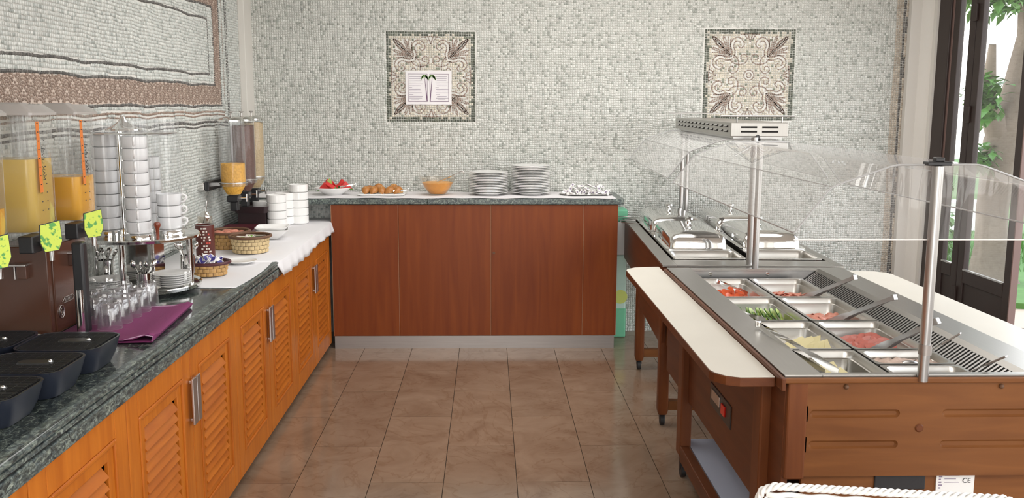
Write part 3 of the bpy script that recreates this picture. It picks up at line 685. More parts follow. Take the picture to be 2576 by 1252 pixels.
def tongs(name, label, a, b_, mat='chrome', wide=.011, spread=.05, grp=None):
    a, b_ = Vector(a), Vector(b_); d = b_-a; L = d.length; r = T(name, label, 'tongs', a, grp)
    X = d.normalized(); Y = Vector((0, 0, 1)).cross(X).normalized(); Z = X.cross(Y)
    for s in (-1, 1):
        mb = MB(); rs = []
        for t_ in np.linspace(0, 1, 9):
            c_ = a+X*L*t_+Y*s*spread*.5*math.sin(min(t_*1.2, 1)*PI*.62); wq_ = wide*(.62 if t_ < .75 else 1.05)
            rs.append([c_+Z*wq_+Y*s*.0012, c_+Z*wq_-Y*s*.0012, c_-Z*wq_-Y*s*.0012, c_-Z*wq_+Y*s*.0012])
        mb.rings(rs); B(mb, 'arm', mat, r, smooth=40)
    B(MB().cb(a, (.012, .02, .022), Matrix((X, Y, Z)).transposed()), 'spring', mat, r, .002)
    return r
tongs('serving_tongs', 'steel tongs lying across the watermelon dish', (-.915, 6.36, ZW+.075), (-1.03, 6.38, ZW+.055), wide=.006)
tongs('serving_tongs', 'steel tongs lying at the edge of the pastry plate', (-.555, 6.38, ZW+.035), (-.66, 6.36, ZW+.03), wide=.006)
o = B(MB().rings([rrect(.30, .17, .02, 0), rrect(.33, .20, .02, .012), rrect(.33, .20, .02, .015), rrect(.29, .16, .02, .006)]), 'serving_plate', 'china', bevel=.001); o.location = (-.735, 6.38, ZW); tag(o, 'rectangular white plate under the pastries', 'plate')
pr = T('pastry', '', 'pastry'); 
mb = MB(); rs = []
for i in range(9):
    t_ = i/8; r = .028*math.sin(PI*(.06+.88*t_))**.6; x = (t_-.5)*.085
    rs.append([(x, r*1.05*math.cos(2*PI*j/12)*(1+.08*(i % 2)), r+r*.95*math.sin(2*PI*j/12)) for j in range(12)])
mb.rings(rs); B(mb, 'crust', 'pastry', pr, smooth=50)
for i, (x, y, z, a, l) in enumerate([(-.845, 6.37, 0, 1.5, 'golden pastry at the left end of the white plate'), (-.79, 6.37, 0, 1.2, 'golden pastry second from the left on the plate'), (-.74, 6.38, 0, 1.8, 'golden pastry in the middle of the plate'), (-.68, 6.37, 0, .6, 'golden crescent pastry right of the middle'), (-.625, 6.37, 0, 1.0, 'golden crescent pastry at the right end of the plate'), (-.765, 6.42, .015, .3, 'golden pastry at the back middle of the plate'), (-.66, 6.42, .012, 2.2, 'golden pastry at the back right of the plate'), (-.83, 6.43, .0, .2, 'golden pastry at the back left of the plate')]):
    put(pr, i, (x, y, ZW+.008+z), l, a, 'pastries on the rectangular plate')
fb = T('fruit_salad_bowl', 'clear glass bowl of orange fruit salad', 'bowl', (-.354, 6.39, ZW))
B(MB().lathe([(0, 0), (.055, 0), (.06, .004), (.095, .05), (.118, .10), (.125, .122), (.122, .122), (.112, .09), (.09, .05), (.055, .008), (0, .006)], 40, (-.354, 6.39, ZW)), 'glass', 'bowlglass', fb, smooth=50)
B(MB().lathe([(0, .008), (.055, .009), (.089, .05), (.108, .086), (.09, .090), (0, .092)], 32, (-.354, 6.39, ZW)), 'fruit_salad', 'fruitsalad', fb, smooth=50)
o = B(MB().tube([(-.39, 6.40, ZW+.075), (-.27, 6.385, ZW+.125), (-.185, 6.36, ZW+.165), (-.172, 6.358, ZW+.165), (-.168, 6.356, ZW+.148)], [.006, .004, .004, .004, .005]).ball((-.40, 6.40, ZW+.07), .03, sc=(1, .8, .5)), 'serving_ladle', 'chrome', smooth=50); tag(o, 'steel ladle leaning in the fruit salad bowl', 'ladle')
o = B(MB().lathe([(0, 0), (.17, 0), (.19, .008), (.188, .010), (0, .004)], 32, (0, 0, 0), sy=.55), 'oval_tray', 'steel', smooth=40); o.location = (.68, 6.40, ZW); tag(o, 'oval metal tray under the pile of white sachets', 'tray')
sc_ = T('sugar_sachet', '', 'sachet')
B(MB().prism([(-.022, -.009), (.022, -.012), (.020, .012), (-.023, .010)], -.003, .003).xf(Matrix.Rotation(.3, 4, 'X')), 'wrapper', 'sachet', sc_, .002)
B(MB().prism([(-.012, -.005), (.0, -.006), (.002, .006), (-.012, .005)], -.0036, .0036).xf(Matrix.Rotation(.3, 4, 'X')), 'print', 'ink', sc_)
xx = 0
slab = ['front row', 'second row', 'third row', 'upper layer', 'top layer']
for i in range(46):
    if i < 34: ly = i % 3; x = .68+(-.155+.028*(i//3)); y = 6.335+.05*ly; z = .015+random.uniform(0, .012); w_ = slab[ly]; o_ = ORD[i//3]+' from the left'
    else: k = i-34; x = .68-.12+.021*k; y = 6.36+.04*(k % 2); z = .045+random.uniform(-.004, .022); w_ = slab[3+k % 2]; o_ = ORD[k//2]+' from the left'
    put(sc_, i, (x+random.uniform(-.006, .006), y, ZW+z), 'white sachet, %s, in the %s of the pile' % (o_, w_), 0, 'white sachets piled on the oval tray', rot=(random.uniform(-1.4, 1.4), random.uniform(-1.2, 1.2), random.uniform(0, 6)))

# notice on the first mosaic panel
no = T('notice', 'white printed notice taped on the mosaic panel, with two green palms', 'notice', (-.425, 6.645, 1.657))
x0, x1, z0, z1 = -.588, -.262, 1.657, 1.893; yp = 6.640
B(MB().box(x0, x1, yp, yp+.003, z0, z1), 'sheet', 'paper', no)
ik = MB(); fr = MB()
for a, b_ in ((x0+.018, (x0+x1)/2-.008), ((x0+x1)/2+.008, x1-.02)):
    t_ = .0022
    fr.box(a, b_, yp-.0012, yp, z0+.02, z0+.02+2*t_); fr.box(a, b_, yp-.0012, yp, z1-.024, z1-.024+t_); fr.box(a, a+t_, yp-.0012, yp, z0+.02, z1-.022); fr.box(b_-t_, b_, yp-.0012, yp, z0+.02, z1-.022)
for s, a in ((1, x0+.026), (-1, x1-.115)):
    for i in range(13):
        z = z1-.042-i*.0125
        ik.box(a+(0 if s == 1 else .012*math.sin(i)**2), a+(.098 if i not in (6, 10) else .04)-.02*random.random(), yp-.0014, yp, z-.0012, z+.0012)
    ik.box(a+.015, a+.07, yp-.0014, yp, z0+.035, z0+.0375)
B(fr, 'printed_frame', 'inkpurple', no); B(ik, 'printed_lines', 'ink', no)
for s in (-1, 1):
    pm_ = MB(); xc = (x0+x1)/2+s*.026
    for k in range(9):
        a = math.radians(-80+20*k); pm_.prism([(xc, z1-.035), (xc+.020*math.sin(a)-.003, z1-.045+.018*math.cos(a)), (xc+.026*math.sin(a)*1.1, z1-.075+.02*math.cos(a)), (xc+.020*math.sin(a)+.003, z1-.05+.018*math.cos(a))], yp-.0022, yp-.0016, 'y')
    B(pm_, 'printed_palm', 'palmgreen', no)
    B(MB().prism([(xc-.001, z1-.05), (xc+.001, z1-.05), (xc-s*.016+.0035, z0+.02), (xc-s*.016-.0035, z0+.02)], yp-.0018, yp, 'y'), 'printed_trunk', 'inkpurple', no)

# ================================================================ THINGS ON THE LEFT WORKTOP
ZK = .8755
# white cloth with hanging front
NY = 102; ys = np.linspace(3.90, 6.36, NY); cm = MB(); rows = []
for i, y in enumerate(ys):
    hang = min(1, max(0, (y-4.58)/.05)); f = .006*math.sin(y*31+2*math.sin(y*5))+.003*math.sin(y*83+1)
    xe = -1.075-.0*(1-hang)+(0 if hang > 0 else -.012+.03*math.sin((y-3.9)*5)*(1-hang)*.5)
    if y < 4.58: xe = -1.085+.02*math.sin((y-3.9)*4.5)
    if y > 6.145: hang = 0; xe = -1.066
    r_ = [(-1.64, y, ZK+.001), (-1.45, y, ZK+.0015+.001*math.sin(y*13)), (-1.25, y, ZK+.0015+.0015*math.sin(y*9)), (xe, y, ZK+.001)]
    hz = .082 if y < 5.4 else .066
    for k, (dx, dz) in enumerate(((.024, .004), (.030+.2*f, .03), (.034+.7*f, .055), (.036+f, hz))):
        r_.append((-1.075+dx*hang+(xe+1.075)*(1-hang), y, ZK-dz*hang+.0005))
    rows.append(r_)
vs = [p for r in rows for p in r]; n = 8
cm.add(vs, [(i*n+j, (i+1)*n+j, (i+1)*n+j+1, i*n+j+1) for i in range(NY-1) for j in range(n-1)])
tag(B(cm, 'tablecloth', 'cloth', smooth=60, solid=.0022), 'white cloth spread over the far half of the long worktop, hanging over its front', 'cloth')

# --- drip trays
dt = T('drip_tray', '', 'tray')
TW, TL, TH = .225, .25, .078
mb = MB(); mb.rings([rrect(TL*.80, TW*.80, .05, 0), rrect(TL*.9, TW*.92, .05, .03), rrect(TL, TW, .05, TH), rrect(TL-.012, TW-.012, .045, TH), rrect(TL-.014, TW-.014, .045, TH-.006)]); B(mb, 'tub', 'navy', dt, smooth=50)
mb = MB()
for i in range(22): y = -TW/2+.014+i*(TW-.028)/21; hx = TL/2-.012-(.02 if i in (0, 21) else .008 if i in (1, 20) else 0); mb.box(-hx, hx, y-.0012, y+.0012, TH-.005, TH+.001)
for i in range(9): x = -TL/2+.02+i*(TL-.04)/8; mb.box(x-.001, x+.001, -TW/2+.012, TW/2-.012, TH-.005, TH)
stuff(B(mb, 'grille', 'black', dt))
B(MB().rings([rrect(.10, .05, .02, TH-.004, cx=.02), rrect(.09, .04, .018, TH+.004, cx=.02)]), 'centre_bar', 'black', dt, .002); B(MB().ball((.06, .0, TH+.003), .006), 'rivet', 'chrome', dt)
for i, (x, y, rz, l) in enumerate([(-1.252, 2.70, 0, 'black drip tray in the front line, next to the purple cloth'), (-1.256, 2.465, 0, 'black drip tray in the middle of the front line'), (-1.262, 2.23, 0, 'black drip tray nearest the photographer in the front line'), (-1.510, 2.72, .0, 'black drip tray in the back line, in front of the brown dispenser body'), (-1.515, 2.485, 0, 'black drip tray in the back line, nearer the photographer')]):
    put(dt, i, (x, y, ZK), l, rz, 'black drip trays of the juice dispensers')
# --- juice dispensers
def text_obj(name, cu, mat, parent):
    t_ = bpy.data.objects.new('text_source', cu); C.objects.link(t_); bpy.context.view_layer.update()
    me = bpy.data.meshes.new_from_object(t_.evaluated_get(bpy.context.evaluated_depsgraph_get())); bpy.data.objects.remove(t_); bpy.data.curves.remove(cu)
    me.name = name; me.materials.clear(); me.materials.append(M[mat]); o = bpy.data.objects.new(name, me); C.objects.link(o); o.parent = parent
    return stuff(o)
def dispenser(name, label, y0, juice, lev, fulltag=True):
    d = T(name, label, 'juice dispenser', (-1.55, y0+.08, ZK), 'juice dispenser units in a row')
    W0, W1 = y0, y0+.165; xf, xb = -1.45, -1.685; zb, zt = 1.238, 1.615
    def ring(m, z, k=0): return [(p[0], p[1], z) for p in rrect(xf-xb-2*m, W1-W0-2*m, .028-m*.5, z, 5, (xf+xb)/2, (W0+W1)/2)]
    B(MB().rings([ring(.012, zb), ring(0, zb+.03), ring(-.004, zt)], True, False), 'tank', 'tank', d, smooth=50)
    jr = [ring(.016, zb+.003), ring(.005, zb+.031), ring(.003, lev)]
    B(MB().rings(jr), 'juice', juice, d, smooth=50)
    B(MB().cyl((xf-.06, W0+.055, lev+.001), (xf-.06, W0+.055, zt-.005), .024, 20), 'cooling_tube', 'tube', d, smooth=50)
    lid = B(MB().rings([[(p[0], p[1], zt) for p in rrect(xf-xb+.03, .178, .012, 0, 3, (xf+xb)/2, (W0+W1)/2)], [(p[0], p[1], zt+.008) for p in rrect(xf-xb+.03, .178, .012, 0, 3, (xf+xb)/2, (W0+W1)/2)], [(p[0], p[1], zt+.035) for p in rrect(xf-xb-.04, .15, .012, 0, 3, (xf+xb)/2, (W0+W1)/2)]]), 'lid', 'lidclear', d, smooth=30)
    B(MB().rings([[(p[0], p[1], zt+.034) for p in rrect(.09, .05, .008, 0, 3, xf-.09, (W0+W1)/2)], [(p[0], p[1], zt+.040) for p in rrect(.08, .04, .008, 0, 3, xf-.09, (W0+W1)/2)]]), 'lid_handle', 'lidclear', lid)
    st = B(MB().box(xf+.0045, xf+.0055, W0+.035, W0+.055, zb+.13, zt-.02), 'level_strip', 'strip', d)
    tk = MB()
    for i in range(12): z = zb+.07+i*.028; tk.box(xf+.0056, xf+.006, W0+.040, W0+.048, z, z+.003); tk.box(xf+.0048, xf+.0055, W0+.078, W0+.084, z, z+.003)
    stuff(B(tk, 'tick_marks', 'blackink', d))
    cu = bpy.data.curves.new('max_level_lettering', 'FONT'); cu.body = 'MAX LEVEL'; cu.size = .022; cu.extrude = .0002
    to = text_obj('max_level_lettering', cu, 'blackink', d)
    to.location = Vector((xf+.0058, W0+.060, zt-.21))-wl(d)
    to.rotation_euler = Matrix(((0, 0, 1), (0, -1, 0), (1, 0, 0))).to_euler()
    to.rotation_euler = Matrix(((0, 0, 1), (0, 1, 0), (1, 0, 0))).to_euler() if False else Matrix(((0, 0, 1), (0, 1, 0), (-1, 0, 0))).transposed().to_euler()
    # tap block
    yc = (W0+W1)/2-.105
    B(MB().box(xf-.03, xf+.015, yc-.04, yc+.055, zb-.055, zb), 'tap_block', 'black', d, .004)
    tp_ = B(MB().cyl((xf+.02, yc+.02, zb-.03), (xf+.05, yc+.02, zb-.03), .010).cyl((xf+.045, yc+.02, zb-.015), (xf+.045, yc+.02, zb-.085), .008), 'tap', 'chrome', d, smooth=50)
    B(MB().cyl((xf+.03, yc+.02, zb-.02), (xf+.06, yc+.03, zb+.01), .004), 'tap_lever', 'chrome', tp_, smooth=50)
    xt = xf+.055; ty = W0-.022; zb -= .012
    tg = [(ty-.032, zb+.045), (ty+.03, zb+.055), (ty+.034, zb-.01), (ty+.022, zb-.038), (ty-.022, zb-.040), (ty-.034, zb-.01)]
    Rt = Matrix.Translation((xt, ty, 0)) @ Matrix.Rotation(math.radians(-38), 4, 'Z') @ Matrix.Translation((-xt, -ty, 0))
    B(MB().prism([(p[0]+(p[0]-ty)*.07, p[1]+(p[1]-zb)*.05) for p in tg], xt-.003, xt-.001, 'x').xf(Rt), 'tag_frame', 'black', d); B(MB().prism(tg, xt-.001, xt+.001, 'x').xf(Rt), 'picture_tag', 'tag', d)
    return d
M['lidclear'] = P('smoky lid plastic', (.42, .39, .37), .25, coat=.4)
dispenser('juice_dispenser', 'tall clear tank of pale cloudy juice above the brown body', 2.965, 'juice_pale', 1.475)
dispenser('juice_dispenser', 'clear tank half full of bright orange juice next to the cup stand', 3.285, 'juice', 1.395)
dispenser('juice_dispenser', 'clear juice tank cut off by the left picture edge', 2.645, 'juice', 1.34)
bd = T('dispenser_body', 'tall brown dispenser cabinet standing under the juice tanks', 'dispenser cabinet', (-1.54, 3.2, ZK))
B(MB().box(-1.655, -1.475, 3.07, 3.10, ZK, 1.18), 'side_panel', 'dispbrown', bd, .003)
B(MB().box(-1.655, -1.47, 3.10, 3.36, ZK, 1.18), 'front_panel', 'dispbrown', bd, .003)
for (x, y, z) in ((-1.56, 3.06, 1.125), (-1.465, 3.23, 1.14)):
    k = MB(); k.box(x-.03, x+.028, y-.022, y+.012, z-.006, z); k.box(x-.012, x-.008, y-.02, y-.012, z-.05, z-.005); B(k, 'cup_bracket', 'handle', bd, .001); B(MB().box(x-.006, x+.026, y-.015, y+.015, z-.05, z-.007), 'bracket_block', 'dispbrown', bd, .002)
lg = MB(); yl, zl, xo = 3.135, .955, -1.468
a = np.linspace(0, 2*PI, 24)[:-1]; lg.tube([(xo, yl+.018*math.cos(t_), zl-.01+.022*math.sin(t_)) for t_ in a], .0014, 6, True); lg.tube([(xo, yl+.010*math.cos(t_), zl-.01+.012*math.sin(t_)) for t_ in a], .0014, 6, True)
lg.tube([(xo, yl+.01, zl+.022), (xo, yl+.03, zl+.034), (xo, yl+.09, zl+.034), (xo, yl+.10, zl+.026), (xo, yl+.09, zl+.016), (xo, yl+.02, zl+.016)], .0014, 6)
for i in range(6): lg.box(xo-.001, xo+.001, yl+.03+i*.010, yl+.035+i*.010, zl+.020, zl+.030)
B(lg, 'emblem', 'handle', bd)
B(MB().box(-1.408, -1.368, 3.10, 3.14, ZK, 1.19), 'post', 'black', bd, .008); B(MB().cyl((-1.385, 3.093, ZK+.01), (-1.385, 3.093, 1.03), .012), 'drain_tube', 'chrome', bd, smooth=50)
# --- purple cloth
pc = MB(); n = 24; rows = []
for i in range(n+1):
    t_ = i/n; y = 2.965+.55*t_; xe = -1.105-.045*t_
    fold = .006+.012*max(0, 1-abs(t_-.02)*9)
    rows.append([(-1.458, y, ZK+.001), (-1.30, y, ZK+.001), (xe-.03, y, ZK+.001+fold*.2), (xe, y, ZK+.004), (xe+.006, y, ZK+.010+fold), (xe-.01, y, ZK+.016+fold), (xe-.06, y, ZK+.008+fold*.4), (-1.28, y, ZK+.0045), (-1.458, y, ZK+.0045)])
m_ = 9; vs = [p for r in rows for p in r]; pc.add(vs, [(i*m_+j, (i+1)*m_+j, (i+1)*m_+j+1, i*m_+j+1) for i in range(n) for j in range(m_-1)])
pn = tag(B(pc, 'napkin_cloth', 'purple', smooth=70, solid=.0015), 'folded purple cloth lying under the upturned glasses', 'cloth')
B(MB().tube([(-1.45, 3.50, ZK+.006), (-1.3, 3.50, ZK+.006), (-1.20, 3.49, ZK+.012), (-1.155, 3.47, ZK+.02)], .0018, 6), 'stitched_hem', 'seam', pn)
B(MB().tube([(-1.30, 2.972, ZK+.006), (-1.2, 2.970, ZK+.010), (-1.13, 2.968, ZK+.028), (-1.10, 2.966, ZK+.024), (-1.105, 2.968, ZK+.008)], .0018, 6), 'stitched_hem', 'seam', pn)
# --- glasses, upside down
M['tumbler'] = clear('tumbler glass', (.96, .96, .97), 1.8, .06, 1, .035)
gl = T('tumbler', '', 'glass')
prof = [(.0415, 0), (.0375, .055), (.034, .088), (.030, .094), (0, .094), (0, .086), (.027, .084), (.032, .078), (.036, .05), (.0395, 0)]
fl = MB(); n = 40; rs = []
for k, (r, z) in enumerate(prof):
    r = max(r, .0004); rs.append([(r*(1+(.025*math.cos(10*2*PI*j/n) if 0 < k < 4 and z > .02 else 0))*math.cos(2*PI*j/n), r*(1+(.025*math.cos(10*2*PI*j/n) if 0 < k < 4 and z > .02 else 0))*math.sin(2*PI*j/n), z) for j in range(n)])
fl.rings(rs, False, False, True); B(fl, 'glass', 'tumbler', gl, smooth=50)
cn = ['front line along the worktop edge', 'second line from the worktop edge', 'third line from the worktop edge', 'back line against the wall side']
rw = ['nearest the photographer', 'second from the photographer', 'in the middle', 'second from the cup stand', 'next to the cup stand']
k = 0
for i in range(4):
    for j in range(5):
        if (i >= 2 and j < 3) or (i, j) == (1, 0): continue
        put(gl, k, (-1.315-.089*i, 3.155+.0905*j-.012*i*(j == 4), ZK+(.0065 if i < 2 else .0005)), 'upturned glass tumbler, %s, in the %s' % (rw[j], cn[i]), k, 'upturned tumblers on the purple cloth'); k += 1
# --- cup stand
CX, CY = -1.455, 3.86
cs = T('cup_stand', 'two-tier round chrome stand holding clear cup tubes', 'cup stand', (CX, CY, ZK))
B(MB().lathe([(0, .012), (.20, .012), (.225, .012), (.232, .018), (.234, .030), (.230, .033), (.22, .026), (0, .026)], 64, (CX, CY, ZK)), 'lower_disc', 'chrome', cs, smooth=35)
B(MB().lathe([(.0, 0), (.14, 0), (.14, .013), (0, .013)], 32, (CX, CY, ZK)), 'foot', 'black', cs)
ZT2 = 1.098
B(MB().lathe([(0, 0), (.22, 0), (.232, .004), (.235, .014), (.230, .018), (.22, .012), (0, .012)], 64, (CX, CY, ZT2)), 'upper_disc', 'chrome', cs, smooth=35)
for k, a in enumerate((-94, 8, 98, 184)):
    a = math.radians(a); B(MB().cyl((CX+.19*math.cos(a), CY+.19*math.sin(a), ZK+.026), (CX+.19*math.cos(a), CY+.19*math.sin(a), ZT2), .0125, 20), 'pillar', 'chrome', cs, smooth=50)
B(MB().box(CX-.06, CX+.06, CY-.03, CY+.09, ZK+.026, ZT2), 'core', 'chrome', cs, .003)
B(MB().cyl((CX-.066, CY-.005, ZT2), (CX-.066, CY-.005, 1.54), .017, 20), 'shaft', 'chrome', cs, smooth=50)
B(MB().lathe([(0, 0), (.075, 0), (.073, .006), (.045, .016), (.020, .034), (.010, .052), (.009, .060), (0, .062)], 32, (CX-.045, CY-.01, 1.545)), 'finial', 'chrome', cs, smooth=50)
B(MB().lathe([(0, 0), (.17, 0), (.175, .003), (.17, .006), (0, .006)], 48, (CX-.01, CY, 1.53)), 'top_ring', 'chrome', cs, smooth=35)
kb_ = B(MB().lathe([(.007, 0), (.007, .04), (.011, .05), (.014, .058), (.012, .068), (0, .073)], 20, (-1.33, 3.70, ZT2+.016)), 'turning_knob', 'knobwood', cs, smooth=50)
tubes = [(-1.580, 3.84, 8, 'left', -1.2), (-1.408, 3.715, 8, 'front', -.55), (-1.335, 3.865, 3, 'right', .1), (-1.46, 3.99, 6, 'rear', .5)]
for (x, y, nc, nm, ha) in tubes:
    B(MB().rings([[(x+.054*math.cos(2*PI*j/32), y+.054*math.sin(2*PI*j/32), z) for j in range(32)] for z in (ZT2+.03, 1.592)], False, False), 'tube', 'tube', cs, smooth=60)
    B(MB().lathe([(.056, 0), (.056, .022), (.052, .026), (0, .026)], 32, (x, y, ZT2+.012)), 'tube_collar', 'chrome', cs, smooth=50)
cp = T('coffee_cup', '', 'cup')
B(MB().lathe([(0, 0), (.043, 0), (.0475, .004), (.0488, .022), (.0490, .0475), (.0465, .0475), (.046, .022), (.042, .008), (0, .006)], 28), 'cup', 'cup', cp, smooth=50)
B(MB().tube([(.046, 0, .040), (.058, 0, .044), (.069, 0, .038), (.070, 0, .026), (.060, 0, .014), (.045, 0, .012)], .0045, 8), 'handle', 'cup', cp, smooth=60)
k = 0
for (x, y, nc, nm, ha) in tubes:
    for i in range(nc):
        pos = 'lowest' if i == 0 else 'topmost' if i == nc-1 else ORD[i]+' from the bottom'
        hx = {'left': 2.2, 'front': -.15, 'right': .15, 'rear': 1.5}[nm]
        if nm == 'front': hx = -1.25
        put(cp, k, (x, y, ZT2+.041+i*.0485), 'white coffee cup, %s, in the %s tube of the cup stand' % (pos, nm), hx, 'coffee cups stacked in the %s tube' % nm, rot=(PI, 0, hx) if False else None); k += 1
# saucers
sm_ = MB().lathe([(0, 0), (.045, 0), (.05, .004), (.078, .013), (.080, .0165), (.074, .0145), (.048, .008), (0, .006)], 36); so_ = B(sm_, 'saucer', 'china', smooth=40); me_sau = so_.data; bpy.data.objects.remove(so_)
ZD = ZK+.028
stack(me_sau, 'saucer', 'saucer', 6, .0085, -1.318, 3.80, ZD, 'white saucer of the right pile on the lower disc', 'saucers piled at the right of the lower disc', .002)
stack(me_sau, 'saucer', 'saucer', 5, .0085, -1.545, 3.71, ZD, 'white saucer of the left pile on the lower disc', 'saucers piled at the left of the lower disc', .002)
# cutlery cups
def cutlery(lab, x, y, z, n, ln, sd):
    r = random.Random(sd)
    cc = B(MB().lathe([(0, 0), (.030, 0), (.031, .075), (.029, .075), (.028, .004), (0, .004)], 28), 'cutlery_cup', 'chrome', smooth=40); cc.location = (x, y, z); tag(cc, 'small steel cup of teaspoons '+lab, 'cup')
    for i in range(n):
        a = r.uniform(0, 2*PI); tl = .020+.007*r.random(); sp = T('teaspoon', 'steel teaspoon, %s in the steel cup %s' % (ORD[i]+' one', lab), 'spoon', (x, y, z+.006), 'teaspoons in the steel cup '+lab)
        t0 = Vector((-.010*math.cos(a), -.010*math.sin(a), 0)); t1 = Vector((tl*1.5*math.cos(a), tl*1.5*math.sin(a), ln)); d = (t1-t0).normalized()
        B(MB().tube([Vector((x, y, z+.006))+t0, Vector((x, y, z+.006))+t0*.3+t1*.7, Vector((x, y, z+.006))+t1], [.0022, .0018, .003], 6), 'stem', 'chrome', sp, smooth=60)
        Rm = d.to_track_quat('Z', 'Y').to_matrix().to_4x4()
        mb = MB().ball((0, 0, 0), .012, 10, 6, (1, .45, 1.5)); mb.xf(Matrix.Translation(Vector((x, y, z+.006))+t1+d*.012) @ Rm @ Matrix.Rotation(a, 4, 'Z')); B(mb, 'bowl', 'chrome', sp, smooth=60)
        sp['label'] = 'steel teaspoon leaning %s in the steel cup %s' % (['to the left', 'to the right', 'forwards', 'backwards', 'steeply upright', 'over the rim', 'low across the cup', 'behind the others'][i], lab)
cutlery('at front of lower disc', -1.392, 3.695, ZD, 7, .095, 1)
cutlery('beside the right pillar', -1.30, 3.955, ZD+.03, 7, .10, 2)
cutlery('at rear left of disc', -1.60, 3.835, ZD+.03, 7, .09, 3)
# --- cocoa tin
ct = T('cocoa_tin', 'dark brown printed cocoa tin with a lattice cutlery end sticking out', 'tin', (-1.425, 4.62, ZK))
B(MB().lathe([(0, .003), (.044, .003), (.046, .006), (.046, .180), (.043, .180), (.043, .02), (0, .02)], 36, (-1.425, 4.62, ZK)), 'body', 'tin', ct, smooth=40)
B(MB().tube([(-1.425+.046*math.cos(t_), 4.62+.046*math.sin(t_), ZK+.181) for t_ in np.linspace(0, 2*PI, 33)[:-1]], .0022, 6, True), 'rim', 'steel', ct, smooth=60)
pw = MB(); pr_ = MB()
for i in range(10):
    for j in range(4):
        if random.random() < .2: continue
        a0 = -1.75+j*.27+random.uniform(-.05, .05); a1 = a0+random.uniform(.12, .26); z = ZK+.03+i*.0145; tgt = pr_ if (i in (7, 4) and j > 1) else pw
        rr = .0466; n = 3; pts = [(-1.425+rr*math.cos(a0+(a1-a0)*q/n), 4.62+rr*math.sin(a0+(a1-a0)*q/n)) for q in range(n+1)]
        for q in range(n): tgt.add([(*pts[q], z), (*pts[q+1], z), (*pts[q+1], z+.008), (*pts[q], z+.008)], [(0, 1, 2, 3)])
stuff(B(pw, 'white_print', 'whiteprint', ct)); stuff(B(pr_, 'red_print', 'redprint', ct))
# --- baskets
def basket(label, x, y, rx, ry, h, mat, rim, rows_=4, seg=22, flare=1.12, single=True):
    b_ = T('wicker_basket', label, 'basket', (x, y, ZK+.004))
    B(MB().rings([[(x+rx*.86*k*math.cos(t_), y+ry*.86*k*math.sin(t_), ZK+.005+z) for t_ in np.linspace(0, 2*PI, 41)[:-1]] for k, z in ((1, 0), (flare*.99, h))], True, False), 'lining', rim, b_, smooth=50)
    wv = MB()
    for i in range(rows_):
        z0 = ZK+.006+h*i/rows_; z1 = ZK+.006+h*(i+.9)/rows_
        for j in range(seg):
            a0 = 2*PI*(j+(.5 if i % 2 else 0))/seg; da = 2*PI/seg*.94; k0 = .9+(flare-.9)*.0+(flare-1)*i/rows_; out = []
            for q in range(4):
                a = a0+da*q/3; bl = .0035*math.sin(PI*q/3)+.0; rr = k0+bl/rx; 
                out.append(((x+rx*rr*math.cos(a), y+ry*rr*math.sin(a), z0), (x+rx*rr*math.cos(a), y+ry*rr*math.sin(a), z1), (x+rx*(rr+.03)*math.cos(a), y+ry*(rr+.03)*math.sin(a), (z0+z1)/2)))
            tg_ = MB() if single else wv
            for q in range(3): tg_.add([out[q][0], out[q+1][0], out[q+1][2], out[q][2], out[q][1], out[q+1][1]], [(0, 1, 2, 3), (3, 2, 5, 4)])
            if single: B(tg_, 'strand', mat, b_, smooth=70)
    if not single: stuff(B(wv, 'weave', mat, b_, smooth=70))
    B(MB().tube([(x+rx*flare*.99*math.cos(t_), y+ry*flare*.99*math.sin(t_), ZK+.008+h) for t_ in np.linspace(0, 2*PI, 41)[:-1]], .0075, 8, True), 'rim', rim, b_, smooth=60)
    return b_
basket('small golden wicker basket of blue and white sachets beside the cup stand', -1.285, 4.19, .088, .078, .055, 'wicker_gold', 'maroon', 3, 18)
basket('pale wicker basket with brown rim at the front of the cloth', -1.262, 4.86, .098, .10, .082, 'wicker_pale', 'wicker_dark', 4, 20, 1.1)
basket('brown-rimmed wicker basket behind the pale one', -1.42, 5.02, .10, .11, .085, 'wicker_gold', 'wicker_dark', 4, 20, 1.1, False)
jm = T('jam_sachet', '', 'sachet')
B(MB().prism([(-.024, -.011), (.024, -.011), (.026, .012), (-.022, .011)], -.003, .003), 'wrapper', 'sachet', jm, .002); B(MB().prism([(-.004, -.0105), (.020, -.0105), (.018, .0105), (-.006, .0105)], -.0036, .0036), 'print', 'bluesachet', jm)
for i in range(18):
    a = i*2.4; r = .065*math.sqrt((i+.5)/18)
    pos = ['in the centre', 'near the centre', 'halfway out', 'towards the rim'][min(3, i//5)]; side = ['on the right', 'at the back right', 'at the back', 'at the back left', 'on the left', 'at the front left', 'at the front', 'at the front right'][int((a % (2*PI))/(PI/4))]
    put(jm, i, (-1.285+r*math.cos(a), 4.19+r*math.sin(a)*.9, ZK+.058+.022*(1-r/.07)+random.uniform(0, .008)), 'blue and white sachet %s %s of the golden basket' % (side, pos), 0, 'sachets in the golden basket', rot=(random.uniform(-1.1, 1.1), random.uniform(-1.1, 1.1), random.uniform(0, 6)))
tb_ = T('tea_bag', '', 'tea bag'); B(MB().prism([(-.03, -.026), (.03, -.026), (.03, .026), (-.03, .026)], -.0025, .0025), 'envelope', 'whiteprint', tb_, .002); B(MB().box(-.018, .018, -.012, .012, .0026, .003), 'print', 'palmgreen', tb_)
for i in range(9):
    put(tb_, i, (-1.262+.05*math.cos(i*2.4)*(i/9)**.5*1.1, 4.86+.05*math.sin(i*2.4)*(i/9)**.5*1.1, ZK+.062+.003*i), 'pale tea envelope, %s from the bottom in the pale basket' % ORD[i], 0, 'tea envelopes in the pale basket', rot=(random.uniform(-.5, .5), random.uniform(-.5, .5), i*.8))
